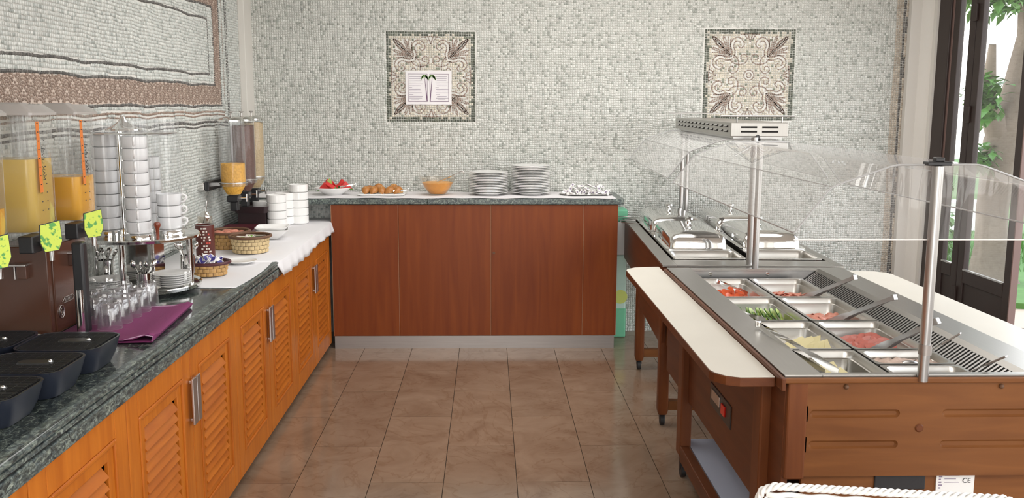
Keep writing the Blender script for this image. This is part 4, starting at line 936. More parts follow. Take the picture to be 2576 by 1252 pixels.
nu = T('bread_roll', '', 'bread roll'); B(MB().ball((0, 0, 0), .022, 12, 8, (1.25, .9, .7)), 'crust', 'ham', nu, smooth=60)
nu['label'] = ''
for i in range(11):
    a = i*2.4; r = .075*math.sqrt((i+.5)/11)
    o = put(nu, i, (-1.42+r*math.cos(a), 5.02+r*math.sin(a), ZK+.078+.01*(1-r/.08)), 'small reddish-brown roll %s of the rear basket, %s from its centre' % (['on the right', 'at the back', 'on the left', 'at the front'][int((a % (2*PI))/(PI/2))], ORD[i//2]), a, 'small rolls in the rear basket')
# small plate & square dishes
o = bpy.data.objects.new('side_plate', me_sau); C.objects.link(o); o.location = (-1.222, 4.50, ZK+.004); tag(o, 'small white plate between the golden basket and the pale basket', 'plate')
sq = T('square_bowl', '', 'bowl'); B(MB().rings([rrect(.08, .08, .02, 0), rrect(.15, .15, .03, .035), rrect(.185, .185, .02, .055), rrect(.18, .18, .02, .057), rrect(.14, .14, .03, .036), rrect(.07, .07, .02, .008)]), 'bowl', 'china', sq, smooth=40)
put(sq, 0, (-1.262, 5.36, ZK+.004), 'lower white square bowl of the pair in front of the ceramic pots', .2, 'white square bowls'); put(sq, 1, (-1.262, 5.36, ZK+.020), 'upper white square bowl of the pair in front of the ceramic pots', .1, 'white square bowls')
# white pots
wp = B(MB().lathe([(0, 0), (.056, 0), (.0615, .006), (.0615, .049), (.059, .051), (.057, .049), (.055, .010), (0, .008)], 36), 'ramekin', 'china', smooth=35); me_wp = wp.data; bpy.data.objects.remove(wp)
for (x, y, n, l) in ((-1.355, 5.895, 4, 'front stack'), (-1.335, 6.03, 4, 'middle stack'), (-1.250, 6.075, 5, 'tall stack against the red cabinet'), (-1.475, 6.02, 3, 'hidden rear stack')):
    stack(me_wp, 'ramekin', 'ramekin', n, .0515 if n < 5 else .0515, x, y, ZK+.004, 'white ceramic pot of the '+l, 'ceramic pots in the '+l, .0012)
# --- cereal dispenser
cd = T('cereal_dispenser', 'wall-mounted chrome holder with three clear cereal cylinders', 'cereal dispenser', (-1.53, 5.8, ZK))
B(MB().box(XL+.004, -1.66, 5.40, 5.47, 1.155, 1.20), 'wall_bracket', 'chrome', cd, .003)
B(MB().box(-1.66, -1.635, 5.42, 6.30, 1.150, 1.205), 'bar', 'black', cd, .003)
B(MB().box(XL+.004, -1.66, 6.20, 6.27, 1.155, 1.20), 'wall_bracket', 'chrome', cd, .003)
for i, (y, mt, lv) in enumerate(((5.56, 'flakes', 1.30), (5.80, 'darkcereal', 1.52), (6.04, 'muesli', 1.535))):
    x = -1.53; R_ = .074
    B(MB().rings([[(x+R_*math.cos(2*PI*j/40), y+R_*math.sin(2*PI*j/40), z) for j in range(40)] for z in (1.185, 1.552)], False, False), 'cylinder', 'tube', cd, smooth=60)
    rs = [[(x+r*math.cos(2*PI*j/28)+random.uniform(-.001, .001), y+r*math.sin(2*PI*j/28), z+(random.uniform(-.006, .006) if z == lv else 0)) for j in range(28)] for r, z in ((.04, 1.12), (.068, 1.17), (.071, 1.19), (.071, lv), (.04, lv+.006))]
    B(MB().rings(rs), 'cereal', mt, cd, smooth=40)
    B(MB().lathe([(.072, 0), (.079, .004), (.080, .02), (.076, .028), (.0745, .028), (.0745, 0)], 36, (x, y, 1.168), False), 'collar', 'tube', cd, smooth=50)
    B(MB().tube([(x+.082*math.cos(t_), y+.082*math.sin(t_), 1.19) for t_ in np.linspace(0, 2*PI, 33)[:-1]], .003, 6, True).box(-1.64, x-.075, y-.02, y+.02, 1.17, 1.19), 'ring_holder', 'chrome', cd, smooth=60)
    B(MB().lathe([(.073, .028), (.06, .01), (.040, -.03), (.036, -.045), (.0, -.045)], 32, (x, y, 1.155), False), 'hopper', 'bowlglass', cd, smooth=50)
    B(MB().lathe([(.0, 0), (.078, 0), (.078, .010), (.060, .022), (.02, .030), (0, .031)], 36, (x, y, 1.552)), 'lid', 'chrome', cd, smooth=40)
    B(MB().lathe([(.005, 0), (.004, .018), (.013, .024), (.014, .029), (0, .031)], 20, (x, y, 1.582)), 'lid_knob', 'handle', cd, smooth=40)
    B(MB().box(x-.035, x+.035, y-.04, y+.04, 1.075, 1.112).box(x-.02, x+.025, y-.025, y+.025, 1.02, 1.078), 'portion_wheel_housing', 'black', cd, .006)
    B(MB().cyl((x+.035, y, 1.095), (x+.075, y, 1.095), .006).cyl((x+.075, y, 1.075), (x+.075, y, 1.12), .006), 'turning_handle', 'chrome', cd, smooth=50)
B(MB().rings([rrect(.20, .34, .02, ZK+.003, cx=-1.52, cy=5.58), rrect(.22, .38, .02, ZK+.035, cx=-1.52, cy=5.58), rrect(.21, .37, .02, ZK+.035, cx=-1.52, cy=5.58), rrect(.19, .33, .02, ZK+.018, cx=-1.52, cy=5.58)]), 'catch_tray', 'maroon', None, smooth=30)
o = bpy.data.objects['catch_tray']; tag(o, 'dark maroon catch tray under the corn flakes cylinder', 'tray')
o = B(MB().rings([rrect(.20, .30, .02, ZK+.10, cx=-1.50, cy=5.96), rrect(.21, .31, .02, ZK+.14, cx=-1.50, cy=5.96), rrect(.20, .30, .02, ZK+.14, cx=-1.50, cy=5.96), rrect(.18, .28, .02, ZK+.12, cx=-1.50, cy=5.96)]).box(-1.585, -1.415, 5.83, 6.09, ZK+.004, ZK+.10), 'raised_catch_tray', 'darktray', smooth=30); tag(o, 'raised blackish catch tray under the two rear cereal cylinders', 'tray')
o = B(MB().cb((-1.455, 5.40, ZK+.05), (.012, .09, .004), Matrix.Rotation(1.2, 3, 'Z')).ball((-1.41, 5.385, ZK+.048), .018, sc=(1, .7, .5)), 'serving_spoon', 'handle', smooth=60); tag(o, 'steel spoon resting on the edge of the maroon tray', 'spoon')
lj = T('ladle_jar', 'clear glass jar holding a steel ladle by the mosaic wall', 'jar', (-1.60, 5.20, ZK+.003))
B(MB().lathe([(0, 0), (.034, 0), (.037, .01), (.041, .15), (.040, .15), (.035, .012), (0, .008)], 32, (-1.60, 5.20, ZK+.004)), 'glass', 'bowlglass', lj, smooth=50)
o = B(MB().ball((-1.60, 5.20, ZK+.145), .036, sc=(.9, .6, 1.05)).tube([(-1.60, 5.20, ZK+.02), (-1.603, 5.21, ZK+.15), (-1.59, 5.22, ZK+.24)], .004, 8), 'ladle', 'chrome', smooth=60); tag(o, 'steel ladle standing upside down in the glass jar', 'ladle')

# ================================================================ SALAD CART (near)
ZR = .87
s1 = T('buffet_cart', 'near brown wooden buffet cart with a recessed steel salad well', 'buffet cart', (1.3, 3.5, 0))
X0, X1, Y0, Y1 = .872, 1.735, 2.60, 4.42
# steel top frame
def panel_with_hole(mb, x0, x1, y0, y1, hx0, hx1, hy0, hy1, z0, z1):
    mb.box(x0, hx0, y0, y1, z0, z1); mb.box(hx1, x1, y0, y1, z0, z1); mb.box(hx0, hx1, y0, hy0, z0, z1); mb.box(hx0, hx1, hy1, y1, z0, z1)
m_ = MB(); panel_with_hole(m_, X0, X1, Y0, Y1, .985, 1.61, 2.625, 4.385, ZR-.012, ZR); B(m_, 'steel_top', 'steel_top', s1, .002)
B(MB().box(X0-.014, X0-.001, Y0-.02, Y1, ZR-.045, ZR-.004), 'wooden_lip', 'cartwood_l', s1, .004)
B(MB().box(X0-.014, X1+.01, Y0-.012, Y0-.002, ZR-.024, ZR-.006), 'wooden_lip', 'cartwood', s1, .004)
m_ = MB(); m_.box(.975, .985, 2.62, 4.39, .70, ZR-.012); m_.box(.985, 1.61, 4.385, 4.395, .70, ZR-.012); m_.box(.985, 1.61, 2.615, 2.625, .70, ZR-.012); m_.box(.975, 1.62, 2.615, 4.395, .69, .70); m_.box(1.61, 1.62, 2.62, 4.39, .70, ZR-.012)
B(m_, 'well', 'steel', s1)
for x in (1.08, 1.36): B(MB().cyl((x, 4.386, .845), (x, 4.380, .845), .008), 'well_stud', 'chrome', s1)
# sloping vent
m_ = MB(); m_.add([(1.515, 2.626, .795), (1.515, 4.384, .795), (1.606, 4.384, .862), (1.606, 2.626, .862)], [(0, 1, 2, 3)]); B(m_, 'vent_face', 'dark', s1)
m_ = MB(); 
for i in range(84):
    y = 2.635+i*.0208; m_.add([(1.512, y, .797), (1.512, y+.010, .797), (1.604, y+.010, .865), (1.604, y, .865), (1.512, y, .790), (1.512, y+.010, .790), (1.604, y+.010, .858), (1.604, y, .858)], [(0, 1, 2, 3), (0, 3, 7, 4), (1, 5, 6, 2)])
stuff(B(m_, 'vent_bars', 'steel', s1))
B(MB().add([(1.500, 2.626, .80), (1.500, 4.384, .80), (1.528, 4.384, .806), (1.528, 2.626, .806), (1.500, 2.626, .79), (1.5, 4.384, .79)], [(0, 1, 2, 3), (0, 4, 5, 1)]).add([(1.592, 2.626, .857), (1.592, 4.384, .857), (1.61, 4.384, .8705), (1.61, 2.626, .8705)], [(0, 1, 2, 3)]), 'vent_edge', 'steel_top', s1)
# wooden body
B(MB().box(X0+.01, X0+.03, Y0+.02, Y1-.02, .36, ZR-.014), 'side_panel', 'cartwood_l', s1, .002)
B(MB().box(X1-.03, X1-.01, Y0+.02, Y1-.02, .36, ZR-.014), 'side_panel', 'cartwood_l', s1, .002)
B(MB().box(X0+.03, X1-.03, Y1-.022, Y1-.004, .36, ZR-.014), 'rear_panel', 'cartwood', s1, .002)
B(MB().box(X0+.03, X1-.03, Y0+.06, Y1-.06, .345, .36), 'body_floor', 'cartwood', s1)
def slot(cx, cz, L, r, n=8):
    return [(cx+L/2-r+r*math.cos(a), cz+r*math.sin(a)) for a in np.linspace(-PI/2, PI/2, n)]+[(cx-L/2+r+r*math.cos(a), cz+r*math.sin(a)) for a in np.linspace(PI/2, 3*PI/2, n)]
def grooved_panel(x0, x1, y0, y1, z0, z1, slots):
    mb = MB(); xs_ = sorted({x0, x1}|{c[0]-.148 for c in slots}|{c[0]+.148 for c in slots}); zs_ = sorted({z0, z1}|{c[1]-.024 for c in slots}|{c[1]+.024 for c in slots})
    for i in range(len(xs_)-1):
        for j in range(len(zs_)-1):
            a0, a1, b0, b1 = xs_[i], xs_[i+1], zs_[j], zs_[j+1]; hit = [c for c in slots if a0 < c[0] < a1 and b0 < c[1] < b1]
            if not hit: mb.add([(a0, y0, b0), (a1, y0, b0), (a1, y0, b1), (a0, y0, b1)], [(0, 1, 2, 3)]); continue
            cx, cz = hit[0]; inner = slot(cx, cz, .27, .0125, 9); outer = []
            for px_, pz_ in inner:
                dx, dz = px_-cx, pz_-cz; ex, ez = (a1-cx), (b1-cz)
                if abs(dx) >= .27/2-.0126: t_ = math.atan2(dz, abs(dx)-.1225); ox = ex*(1 if dx > 0 else -1); oz = ez*max(-1, min(1, t_/(PI/4)*1.0)); ox = ox if abs(t_) <= PI/4+.01 else (.1225+(ex-.1225)*(PI/2-abs(t_))/(PI/4))*(1 if dx > 0 else -1)
                else: ox, oz = dx, math.copysign(ez, dz)
                outer.append((cx+ox, cz+oz))
            L_ = [[(p[0], y0, p[1]) for p in outer], [(p[0], y0, p[1]) for p in inner], [(p[0], y0+.004, p[1]) for p in slot(cx, cz, .266, .0108, 9)], [(p[0], y0+.008, p[1]) for p in slot(cx, cz-.001, .256, .006, 9)]]
            mb.rings(L_, False, True)
    mb.add([(x0, y0, z0), (x1, y0, z0), (x1, y1, z0), (x0, y1, z0), (x0, y0, z1), (x1, y0, z1), (x1, y1, z1), (x0, y1, z1)], [(0, 1, 2, 3), (4, 5, 6, 7), (0, 4, 7, 3), (1, 5, 6, 2), (3, 2, 6, 7)])
    return mb
FP = B(grooved_panel(X0+.075, X1-.02, Y0, Y0+.022, .555, ZR-.02, [(1.088, .7505), (1.088, .6545), (1.485, .7505), (1.485, .6545)]), 'front_panel', 'cartwood', s1, smooth=25)
B(MB().box(X0+.012, X0+.073, Y0-.002, Y0+.05, .545, ZR-.02), 'corner_post', 'cartwood_v', s1, .006)
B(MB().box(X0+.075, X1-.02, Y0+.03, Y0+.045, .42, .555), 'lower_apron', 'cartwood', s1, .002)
B(MB().box(1.171, 1.328, Y0+.024, Y0+.031, .50, .567), 'socket_recess', 'black', s1, .006)
B(MB().cyl((1.275, Y0+.0235, .562), (1.275, Y0+.02, .562), .006), 'socket_screw', 'chrome', s1)
lb = B(MB().box(1.361, 1.478, Y0+.024, Y0+.0295, .48, .566), 'rating_plate', 'whiteplastic', s1)
pk = MB(); 
for i in range(7): pk.box(1.368, 1.374+.002*(i % 3), Y0+.0225, Y0+.0238, .558-i*.009, .562-i*.009)
for i in range(4): pk.box(1.385, 1.42+.01*(i % 2), Y0+.0225, Y0+.0238, .556-i*.011, .5575-i*.011)
B(pk, 'plate_print', 'ink', lb)
cu = bpy.data.curves.new('ce_mark', 'FONT'); cu.body = 'CE'; cu.size = .022; to = text_obj('ce_mark', cu, 'blackink', lb); to.location = Vector((1.44, Y0+.0225, .522))-wl(lb); to.rotation_euler = (PI/2, 0, 0)
B(MB().lathe([(0, 0), (.013, 0), (.010, .003), (0, .003)], 20).xf(Matrix.Translation((1.284, Y0-.001, .705)) @ Matrix.Rotation(PI/2, 4, 'X')), 'wood_plug', 'cartwood_l', FP, smooth=40)
for x in (1.056, 1.520): B(MB().ball((x, Y0-.004, .834), .0075), 'knob', 'wicker_dark', FP, smooth=60)
B(MB().box(.878, .884, 3.19, 3.50, .485, .575), 'switch_plate', 'black', s1, .003); B(MB().box(.872, .879, 3.26, 3.31, .51, .55), 'red_switch', 'red_led', s1, .002); B(MB().box(.873, .879, 3.34, 3.46, .52, .56), 'thermostat_window', 'handle', s1, .002)
def cart_leg(mb, x, y, w, d, z0, z1): mb.box(x, x+w, y, y+d, z0, z1); return mb
for (x, y) in ((.852, 3.90), (X1-.06, 3.90), (.852, 2.75), (X1-.06, 2.75)):
    B(MB().box(x, x+.05, y, y+.085, .10, .86 if x > 1 else .80), 'leg', 'cartwood_v', s1, .006)
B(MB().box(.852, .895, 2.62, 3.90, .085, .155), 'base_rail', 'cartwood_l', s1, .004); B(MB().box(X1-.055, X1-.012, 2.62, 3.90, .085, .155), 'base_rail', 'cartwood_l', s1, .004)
B(MB().box(.902, X1-.06, 3.94, 3.98, .085, .15), 'cross_rail', 'cartwood', s1, .004)
B(MB().box(.900, X1-.06, 2.62, 4.00, .135, .151), 'lower_shelf', 'shelfgrey', s1, .003)
def caster(x, y, r, par):
    c_ = B(MB().cyl((x-.012, y, r), (x+.012, y, r), r, 24), 'caster', 'rubber', par, .003, smooth=40)
    B(MB().box(x-.016, x+.016, y-.014, y+.014, r*1.2, .105), 'caster_fork', 'black', c_, .002); return c_
for (x, y) in ((.875, 3.93), (.875, 2.80), (X1-.03, 3.93), (X1-.03, 2.80)): caster(x, y, .031, s1)
# trays on both sides
def tray(xa, xb, yf):
    d = .115; s = 1 if xb > xa else -1
    poly = [(xa, 2.638), (xa+s*.105, 2.638), (xb-s*.035, 2.655), (xb-s*.008, 2.69), (xb, 2.72), (xb, yf-.095), (xb-s*.012, yf-.06), (xb-s*.055, yf-.02), (xa+s*.02, yf), (xa, yf)]
    if s > 0: poly = poly[::-1]
    tr_ = B(MB().prism(poly, .822, .850), 'tray_slide', 'cartwood_l', s1, .002); B(MB().prism([(xa+(p[0]-xa)*.992, 3.6+(p[1]-3.6)*.998) for p in poly], .8502, .8525), 'laminate', 'traycream', tr_, .0006, seg=1)
tray(.856, .677, 4.545); tray(1.748, 1.952, 4.43)
# sneeze guard poles
GX = 1.278
PRO = [(.878, 1.292), (.980, 1.425), (1.158, 1.487), (1.404, 1.489), (1.585, 1.425), (1.684, 1.292)]
def guard(par, y0, y1, xs=0, near=True):
    pts = [(x+xs, z) for x, z in PRO]; dense = []
    for i, (x, z) in enumerate(pts):   # rounded bends
        if 0 < i < 5:
            a = Vector(pts[i-1]+(0,)); b_ = Vector((x, z, 0)); c_ = Vector(pts[i+1]+(0,)); p0 = b_+(a-b_).normalized()*.018; p1 = b_+(c_-b_).normalized()*.018
            for t_ in (0, .33, .66, 1): dense.append(tuple((p0*(1-t_)**2+b_*2*t_*(1-t_)+p1*t_*t_)[:2]))
        else: dense.append((x, z))
    vs = []; 
    for (x, z) in dense: vs += [(x, y0, z), (x, y1, z)]
    o = B(MB().add(vs, [(2*i, 2*i+1, 2*i+3, 2*i+2) for i in range(len(dense)-1)]), 'acrylic_hood', 'acrylic', par, smooth=60)
    em = MB()
    for y in (y0, y1): em.tube([(x, y, z) for x, z in dense], .0028, 6)
    for k in (0, -1): em.tube([(dense[k][0], y0, dense[k][1]), (dense[k][0], y1, dense[k][1])], .0026, 6)
    B(em, 'hood_edge', 'acrylic_edge', o, smooth=60)
    bl_ = MB()
    for i in (1, 4): bl_.tube([(pts[i][0], y0, pts[i][1]), (pts[i][0], y1, pts[i][1])], .0012, 6)
    B(bl_, 'bend_line', 'acrylic_edge', o)
    return dense
dn = guard(s1, 2.60, 4.36)
poly = [(x, z-.002) for x, z in dn]+[(1.684, 1.272), (.878, 1.272)]
ep = B(MB().add([(x, 2.602, z) for x, z in poly], [tuple(range(len(poly)))]), 'end_panel', 'acrylic_end', s1)
B(MB().tube([(.878, 2.602, 1.272), (1.684, 2.602, 1.272)], .002, 6), 'end_panel_edge', 'whiteplastic', ep)
for i, (x, y, zb) in enumerate(((GX, 2.590, .853), (1.300, 4.395, ZR))):
    B(MB().cyl((x, y, zb), (x, y, 1.485), .0155 if i == 0 else .0155, 24), 'pole', 'steel', s1, smooth=50)
B(MB().cyl((GX, 2.588, .935), (GX, 2.588, .965), .0185, 24), 'pole_collar', 'alu', s1, smooth=50)
B(MB().box(GX-.035, GX+.035, 2.578, 2.612, 1.486, 1.498).box(GX-.012, GX+.014, 2.580, 2.605, 1.498, 1.510), 'clip', 'black', s1, .003)

# pans and food
def pan(label, x0, x1, y0, y1, zr=.832, depth=.085, rim=.011, par=None):
    w, l = x1-x0, y1-y0; cx, cy = (x0+x1)/2, (y0+y1)/2; p = T('food_pan', label, 'food pan', (cx, cy, zr-depth))
    def R_(m, z, r): return [(a+cx, b_+cy, z) for a, b_, _ in rrect(w-2*m, l-2*m, r, 0, 5)]
    B(MB().rings([R_(0, zr-.006, .008), R_(0, zr, .008), R_(rim, zr, .028), R_(rim+.003, zr-.006, .028), R_(rim+.006, zr-.022, .028), R_(rim+.010, zr-.024, .028), R_(rim+.014, zr-depth+.008, .028), R_(rim+.020, zr-depth, .024)], False, True), 'pan', 'pansteel', p, smooth=45)
    return p
rowsY = [(3.90, 4.33), (3.455, 3.885), (3.03, 3.44), (2.635, 3.015)]
lft = ['tomatoes at the far left of the well', 'cucumber slices, second on the left side', 'pale cheese slices, third on the left side', 'cheese under the big tongs, nearest on the left side']
rgt = ['ham at the far right of the well', 'cold cuts, second on the right side', 'salami, third on the right side']
for (a, b_), l in zip(rowsY, lft): pan('steel pan of '+l, .978, 1.243, a, b_)
for (a, b_), l in zip(rowsY[:3], rgt): pan('steel pan of '+l, 1.252, 1.512, a, b_)
pan('small steel pan of pale spread behind the near pole', 1.252, 1.512, 2.845, 3.015); pan('small steel pan of spread at the near end of the well', 1.252, 1.512, 2.64, 2.83)
def slice_(name, mat, r, th, rind=None, sx=1, sy=1):
    t_ = T(name, '', name.split('_')[0]); B(MB().lathe([(0, 0), (r, 0), (r, th), (0, th)], 20, sx=sx, sy=sy), 'flesh', mat, t_, smooth=40)
    if rind: B(MB().lathe([(r, .0001), (r*1.06, .0001), (r*1.06, th*.9), (r, th*.9)], 20, sx=sx, sy=sy), 'skin', rind, t_, smooth=40)
    return t_
cuk = slice_('cucumber_slice', 'cucumber', .026, .005, 'cukeskin')
for i in range(24):
    r_, c_ = i//8, i % 8; put(cuk, i, (1.07+c_*.018+random.uniform(-.003, .003), 3.75-r_*.035-.012*c_+.02, .765+.012*(2-r_)+.002*c_), 'cucumber slice, %s from the left in the %s row of its pan' % (ORD[c_], ['back', 'middle', 'front'][r_]), 0, 'cucumber slices in the steel pan', rot=(.5+random.uniform(-.2, .2), .9+random.uniform(-.2, .2), .3))
tom = slice_('tomato_slice', 'tomato', .030, .007)
for i in range(14):
    r_, c_ = i//7, i % 7; put(tom, i, (1.04+c_*.024, 4.20-r_*.06, .768+.008*(1-r_)+.004*(c_ % 2)), 'tomato slice, %s from the left in the %s row of its pan' % (ORD[c_], ['back', 'front'][r_]), 0, 'tomato slices in the steel pan', rot=(.5, random.uniform(.2, .8), 0))
chs = T('cheese_slice', '', 'cheese'); B(MB().box(-.04, .04, -.04, .04, 0, .003), 'slice', 'cheese', chs, .001)
for i in range(12): put(chs, i, (1.08+.018*(i % 6)+.01*(i//6), 3.24-.06*(i//6)+random.uniform(-.01, .01), .768+.006*(i % 6)), 'cheese slice, %s from the left in the %s row of the third left pan' % (ORD[i % 6], ['back', 'front'][i//6]), 0, 'cheese slices in the third left pan', rot=(.25, -.35, random.uniform(-.5, .5)))
for i in range(8): put(chs, 1, (1.07+.016*(i % 4)+.01*(i//4), 2.93-.08*(i//4), .768+.006*(i % 4)), 'cheese slice, %s from the left in the %s row of the nearest left pan' % (ORD[i % 4], ['back', 'front'][i//4]), 0, 'cheese slices in the nearest left pan', rot=(.2, -.3, random.uniform(-.5, .5)))
hm = T('ham_slice', '', 'ham'); mb = MB(); n = 16; rs = []
for k, rr in enumerate((.001, .02, .038)): rs.append([(rr*math.cos(2*PI*j/n)*1.2, rr*math.sin(2*PI*j/n), .006*math.sin(3*2*PI*j/n)*k/2) for j in range(n)])
mb.rings(rs, True, False); B(mb, 'slice', 'ham', hm, smooth=60, solid=.002)
sl = T('salami_slice', '', 'salami'); B(MB().lathe([(0, 0), (.028, 0), (.028, .003), (0, .003)], 18), 'slice', 'salami', sl, smooth=40)
k = 0
for (yc, nm, n_) in ((4.09, 'far right', 16), (3.64, 'second right', 16)):
    for i in range(n_): put(hm, k, (1.305+.030*(i % 6)+random.uniform(-.005, .005), yc+.09-.07*(i//6), .780+.006*random.random()+.003*(i//6)), 'ham slice, %s from the left in the %s layer of the %s pan' % (ORD[i % 6], ['back', 'middle', 'front'][i//6], nm), 0, 'ham slices in the %s pan' % nm, rot=(random.uniform(-.3, .3), random.uniform(-.3, .3), random.uniform(0, 6))); k += 1
k = 0
for i in range(20): put(sl, k, (1.32+.030*(i % 5)+random.uniform(-.003, .003), 3.33-.05*(i//5), .782+.004*(i % 5)+.002*(i//5)), 'salami slice, %s from the left in the %s row of the third right pan' % (ORD[i % 5], ORD[i//5]), 0, 'salami slices in the third right pan', rot=(.3, random.uniform(-.3, .1), 0)); k += 1
for (y0, y1, l) in ((2.87, 2.99, 'pale meat spread in the small pan behind the near pole'), (2.665, 2.81, 'pale meat spread in the small pan at the near end')):
    n = 16; mb = MB(); zz = .80
    g_ = [(1.275+(1.49-1.275)*i/n, y0+(y1-y0)*j/8, zz+random.uniform(-.004, .006)) for i in range(n+1) for j in range(9)]
    mb.add(g_, [(i*9+j, (i+1)*9+j, (i+1)*9+j+1, i*9+j+1) for i in range(n) for j in range(8)]); o = B(mb, 'spread', 'spread', smooth=60, solid=.02); stuff(o); tag(o, l, 'food')
tongs('serving_tongs', 'steel tongs with flat ends leaning out of the far right pan', (1.51, 3.70, .955), (1.40, 4.02, .79), 'steel', .012, .03, 'tongs leaning out of the right pans')
tongs('serving_tongs', 'steel tongs with flat ends leaning out of the second right pan', (1.50, 3.30, .955), (1.385, 3.60, .79), 'steel', .012, .035, 'tongs leaning out of the right pans')
tongs('serving_tongs', 'steel tongs leaning out of the salami pan behind the near pole', (1.475, 2.92, .955), (1.36, 3.12, .80), 'steel', .012, .045, 'tongs leaning out of the right pans')
tongs('serving_tongs', 'big steel tongs lying over the left rim and the nearest cheese pan', (.955, 3.16, .890), (1.05, 2.70, .845), 'chrome', .012, .05)
tongs('serving_tongs', 'small steel tongs in the cucumber pan', (.985, 3.55, .85), (1.11, 3.60, .80), 'chrome', .010, .02)
tongs('serving_tongs', 'small steel tongs in the tomato pan', (1.09, 4.27, .83), (1.19, 4.15, .79), 'chrome', .012, .03)
for (a, b_, l) in (((1.515, 2.84, .935), (1.40, 2.93, .81), 'dark flat-handled spoon in the pan behind the near pole'), ((1.53, 2.60, .925), (1.44, 2.73, .815), 'dark flat-handled spoon in the pan at the near end')):
    r_ = T('serving_spoon', l, 'spoon', a, 'dark serving spoons'); a = Vector(a); b_ = Vector(b_); X = (b_-a).normalized(); Y = Vector((0, 0, 1)).cross(X).normalized(); R3 = Matrix((X, Y, X.cross(Y))).transposed()
    B(MB().cb(a+X*.035, (.07, .020, .006), R3), 'handle', 'alu', r_, .002); B(MB().cb((a+b_)/2+X*.01, ((b_-a).length-.05, .006, .003), R3), 'shaft', 'steel', r_); B(MB().ball(b_, .022, sc=(1.3, .9, .4)), 'bowl', 'steel', r_, smooth=60)

# ================================================================ HOT CART (far), built in its own frame
th = -math.radians(2.5)
s2 = T('buffet_cart', 'far brown buffet cart with lidded chafing pans and a steel lamp shelf', 'buffet cart', (0, 0, 0))
L2 = 1.97; W2 = .90
m_ = MB(); panel_with_hole(m_, 0, W2, .01, L2, .07, .86, .17, L2-.06, ZR-.012, ZR); B(m_, 'steel_top', 'steel_top', s2, .002)
B(MB().box(.06, .87, .16, L2-.05, .70, .71), 'well_floor', 'steel', s2)
B(MB().box(.012, .035, .02, L2-.01, .585, ZR-.013), 'side_panel', 'cartwood_l', s2, .003); B(MB().box(W2-.035, W2-.012, .02, L2-.01, .585, ZR-.013), 'side_panel', 'cartwood_l', s2, .003)
B(MB().box(.035, W2-.035, .02, .04, .45, ZR-.013), 'end_panel', 'cartwood', s2, .003); B(MB().box(.035, W2-.035, L2-.04, L2-.02, .585, ZR-.013), 'end_panel', 'cartwood', s2, .003)
B(MB().prism([(.10, .43), (1.12, .43), (1.12, .585), (.06, .585)], .016, .036, 'x'), 'apron', 'cartwood_l', s2, .003)
for x in (.010, W2-.065):
    for y in (.10, 1.13):
        B(MB().rings([[(p[0]+x+.027, p[1]+y+.03, z) for p in rrect(.055*k, .07*k, .012, 0, 2)] for z, k in ((.062, .8), (.085, 1), (.60, 1))]), 'leg', 'cartwood_v', s2, smooth=30)
        caster(x+.027, y+.03, .030, s2)
for y in (.11, 1.14): B(MB().box(.062, W2-.064, y, y+.045, .085, .135), 'cross_rail', 'cartwood', s2, .004)
B(MB().cyl((.44, .055, ZR), (.44, .055, 1.50), .0165, 24), 'pole', 'steel', s2, smooth=50); B(MB().cyl((.40, 1.93, ZR), (.40, 1.93, 1.50), .0165, 24).cyl((.435, 1.93, ZR), (.435, 1.93, 1.50), .0135, 24), 'pole', 'steel', s2, smooth=50)
hx0, hx1 = .335, .62
hs_ = B(MB().box(hx0, hx1, .12, 1.86, 1.502, 1.572), 'lamp_shelf', 'steel_top', s2, .003)
sl_ = MB()
for r_ in (0, 1):
    for k in (0, 1): B(MB().box(hx0+.05+k*.105, hx0+.13+k*.105, .1185, .1205, 1.522+r_*.022, 1.531+r_*.022), 'vent_slot', 'dark', hs_)
    for i in range(13): y = .19+i*.125; B(MB().box(hx0-.0015, hx0+.0005, y, y+.075, 1.522+r_*.024, 1.533+r_*.024), 'vent_slot', 'dark', hs_)
fn = MB()
for r_ in (0, 1):
    for i in range(13): y = .19+i*.125; B(MB().add([(hx0-.001, y, 1.535+r_*.024), (hx0-.001, y+.075, 1.535+r_*.024), (hx0-.008, y+.07, 1.526+r_*.024), (hx0-.008, y+.005, 1.526+r_*.024)], [(0, 1, 2, 3)]), 'vent_louvre', 'steel', hs_)
for (y, a, b_) in ((.13, hx0-.05, hx1+.03), (1.83, hx0-.05, hx1+.03)):
    B(MB().cyl((a, y, 1.603), (b_, y, 1.603), .0045, 10).cyl((hx0+.03, y, 1.572), (hx0+.03, y, 1.603), .0035, 8).cyl((hx1-.03, y, 1.572), (hx1-.03, y, 1.603), .0035, 8), 'rail', 'steel', hs_, smooth=50)
B(MB().cyl((.47, .11, 1.485), (.47, .13, 1.505), .012), 'knob', 'black', hs_)
B(MB().box(hx0+.02, hx1-.02, .15, 1.83, 1.492, 1.502), 'heater_strip', 'steel', hs_)
guard(s2, .16, 1.93, -.842-.0)
s2.location = (.866, 4.485, 0); s2.rotation_euler = (0, 0, th)
def w2(u, v, z): c_, s_ = math.cos(th), math.sin(th); return (.866+u*c_-v*s_, 4.485+u*s_+v*c_, z)
def pan2(label, u0, u1, v0, v1):
    w, l = u1-u0, v1-v0; p = T('food_pan', label, 'food pan', (0, 0, 0))
    def R_(m, z, r): return [(a, b_, z) for a, b_, _ in rrect(w-2*m, l-2*m, r, 0, 5)]
    z = 0
    B(MB().rings([R_(0, -.006, .01), R_(0, 0, .01), R_(.014, 0, .03), R_(.018, -.006, .03), R_(.022, -.025, .03), R_(.03, -.09, .03)], False, True), 'pan', 'pansteel', p, smooth=45)
    p.location = w2((u0+u1)/2, (v0+v1)/2, ZR+.007); p.rotation_euler = (0, 0, th); return p
pan2('x', .08, .455, .46, 1.12)['label'] = 'rectangular steel pan under the near left lid'
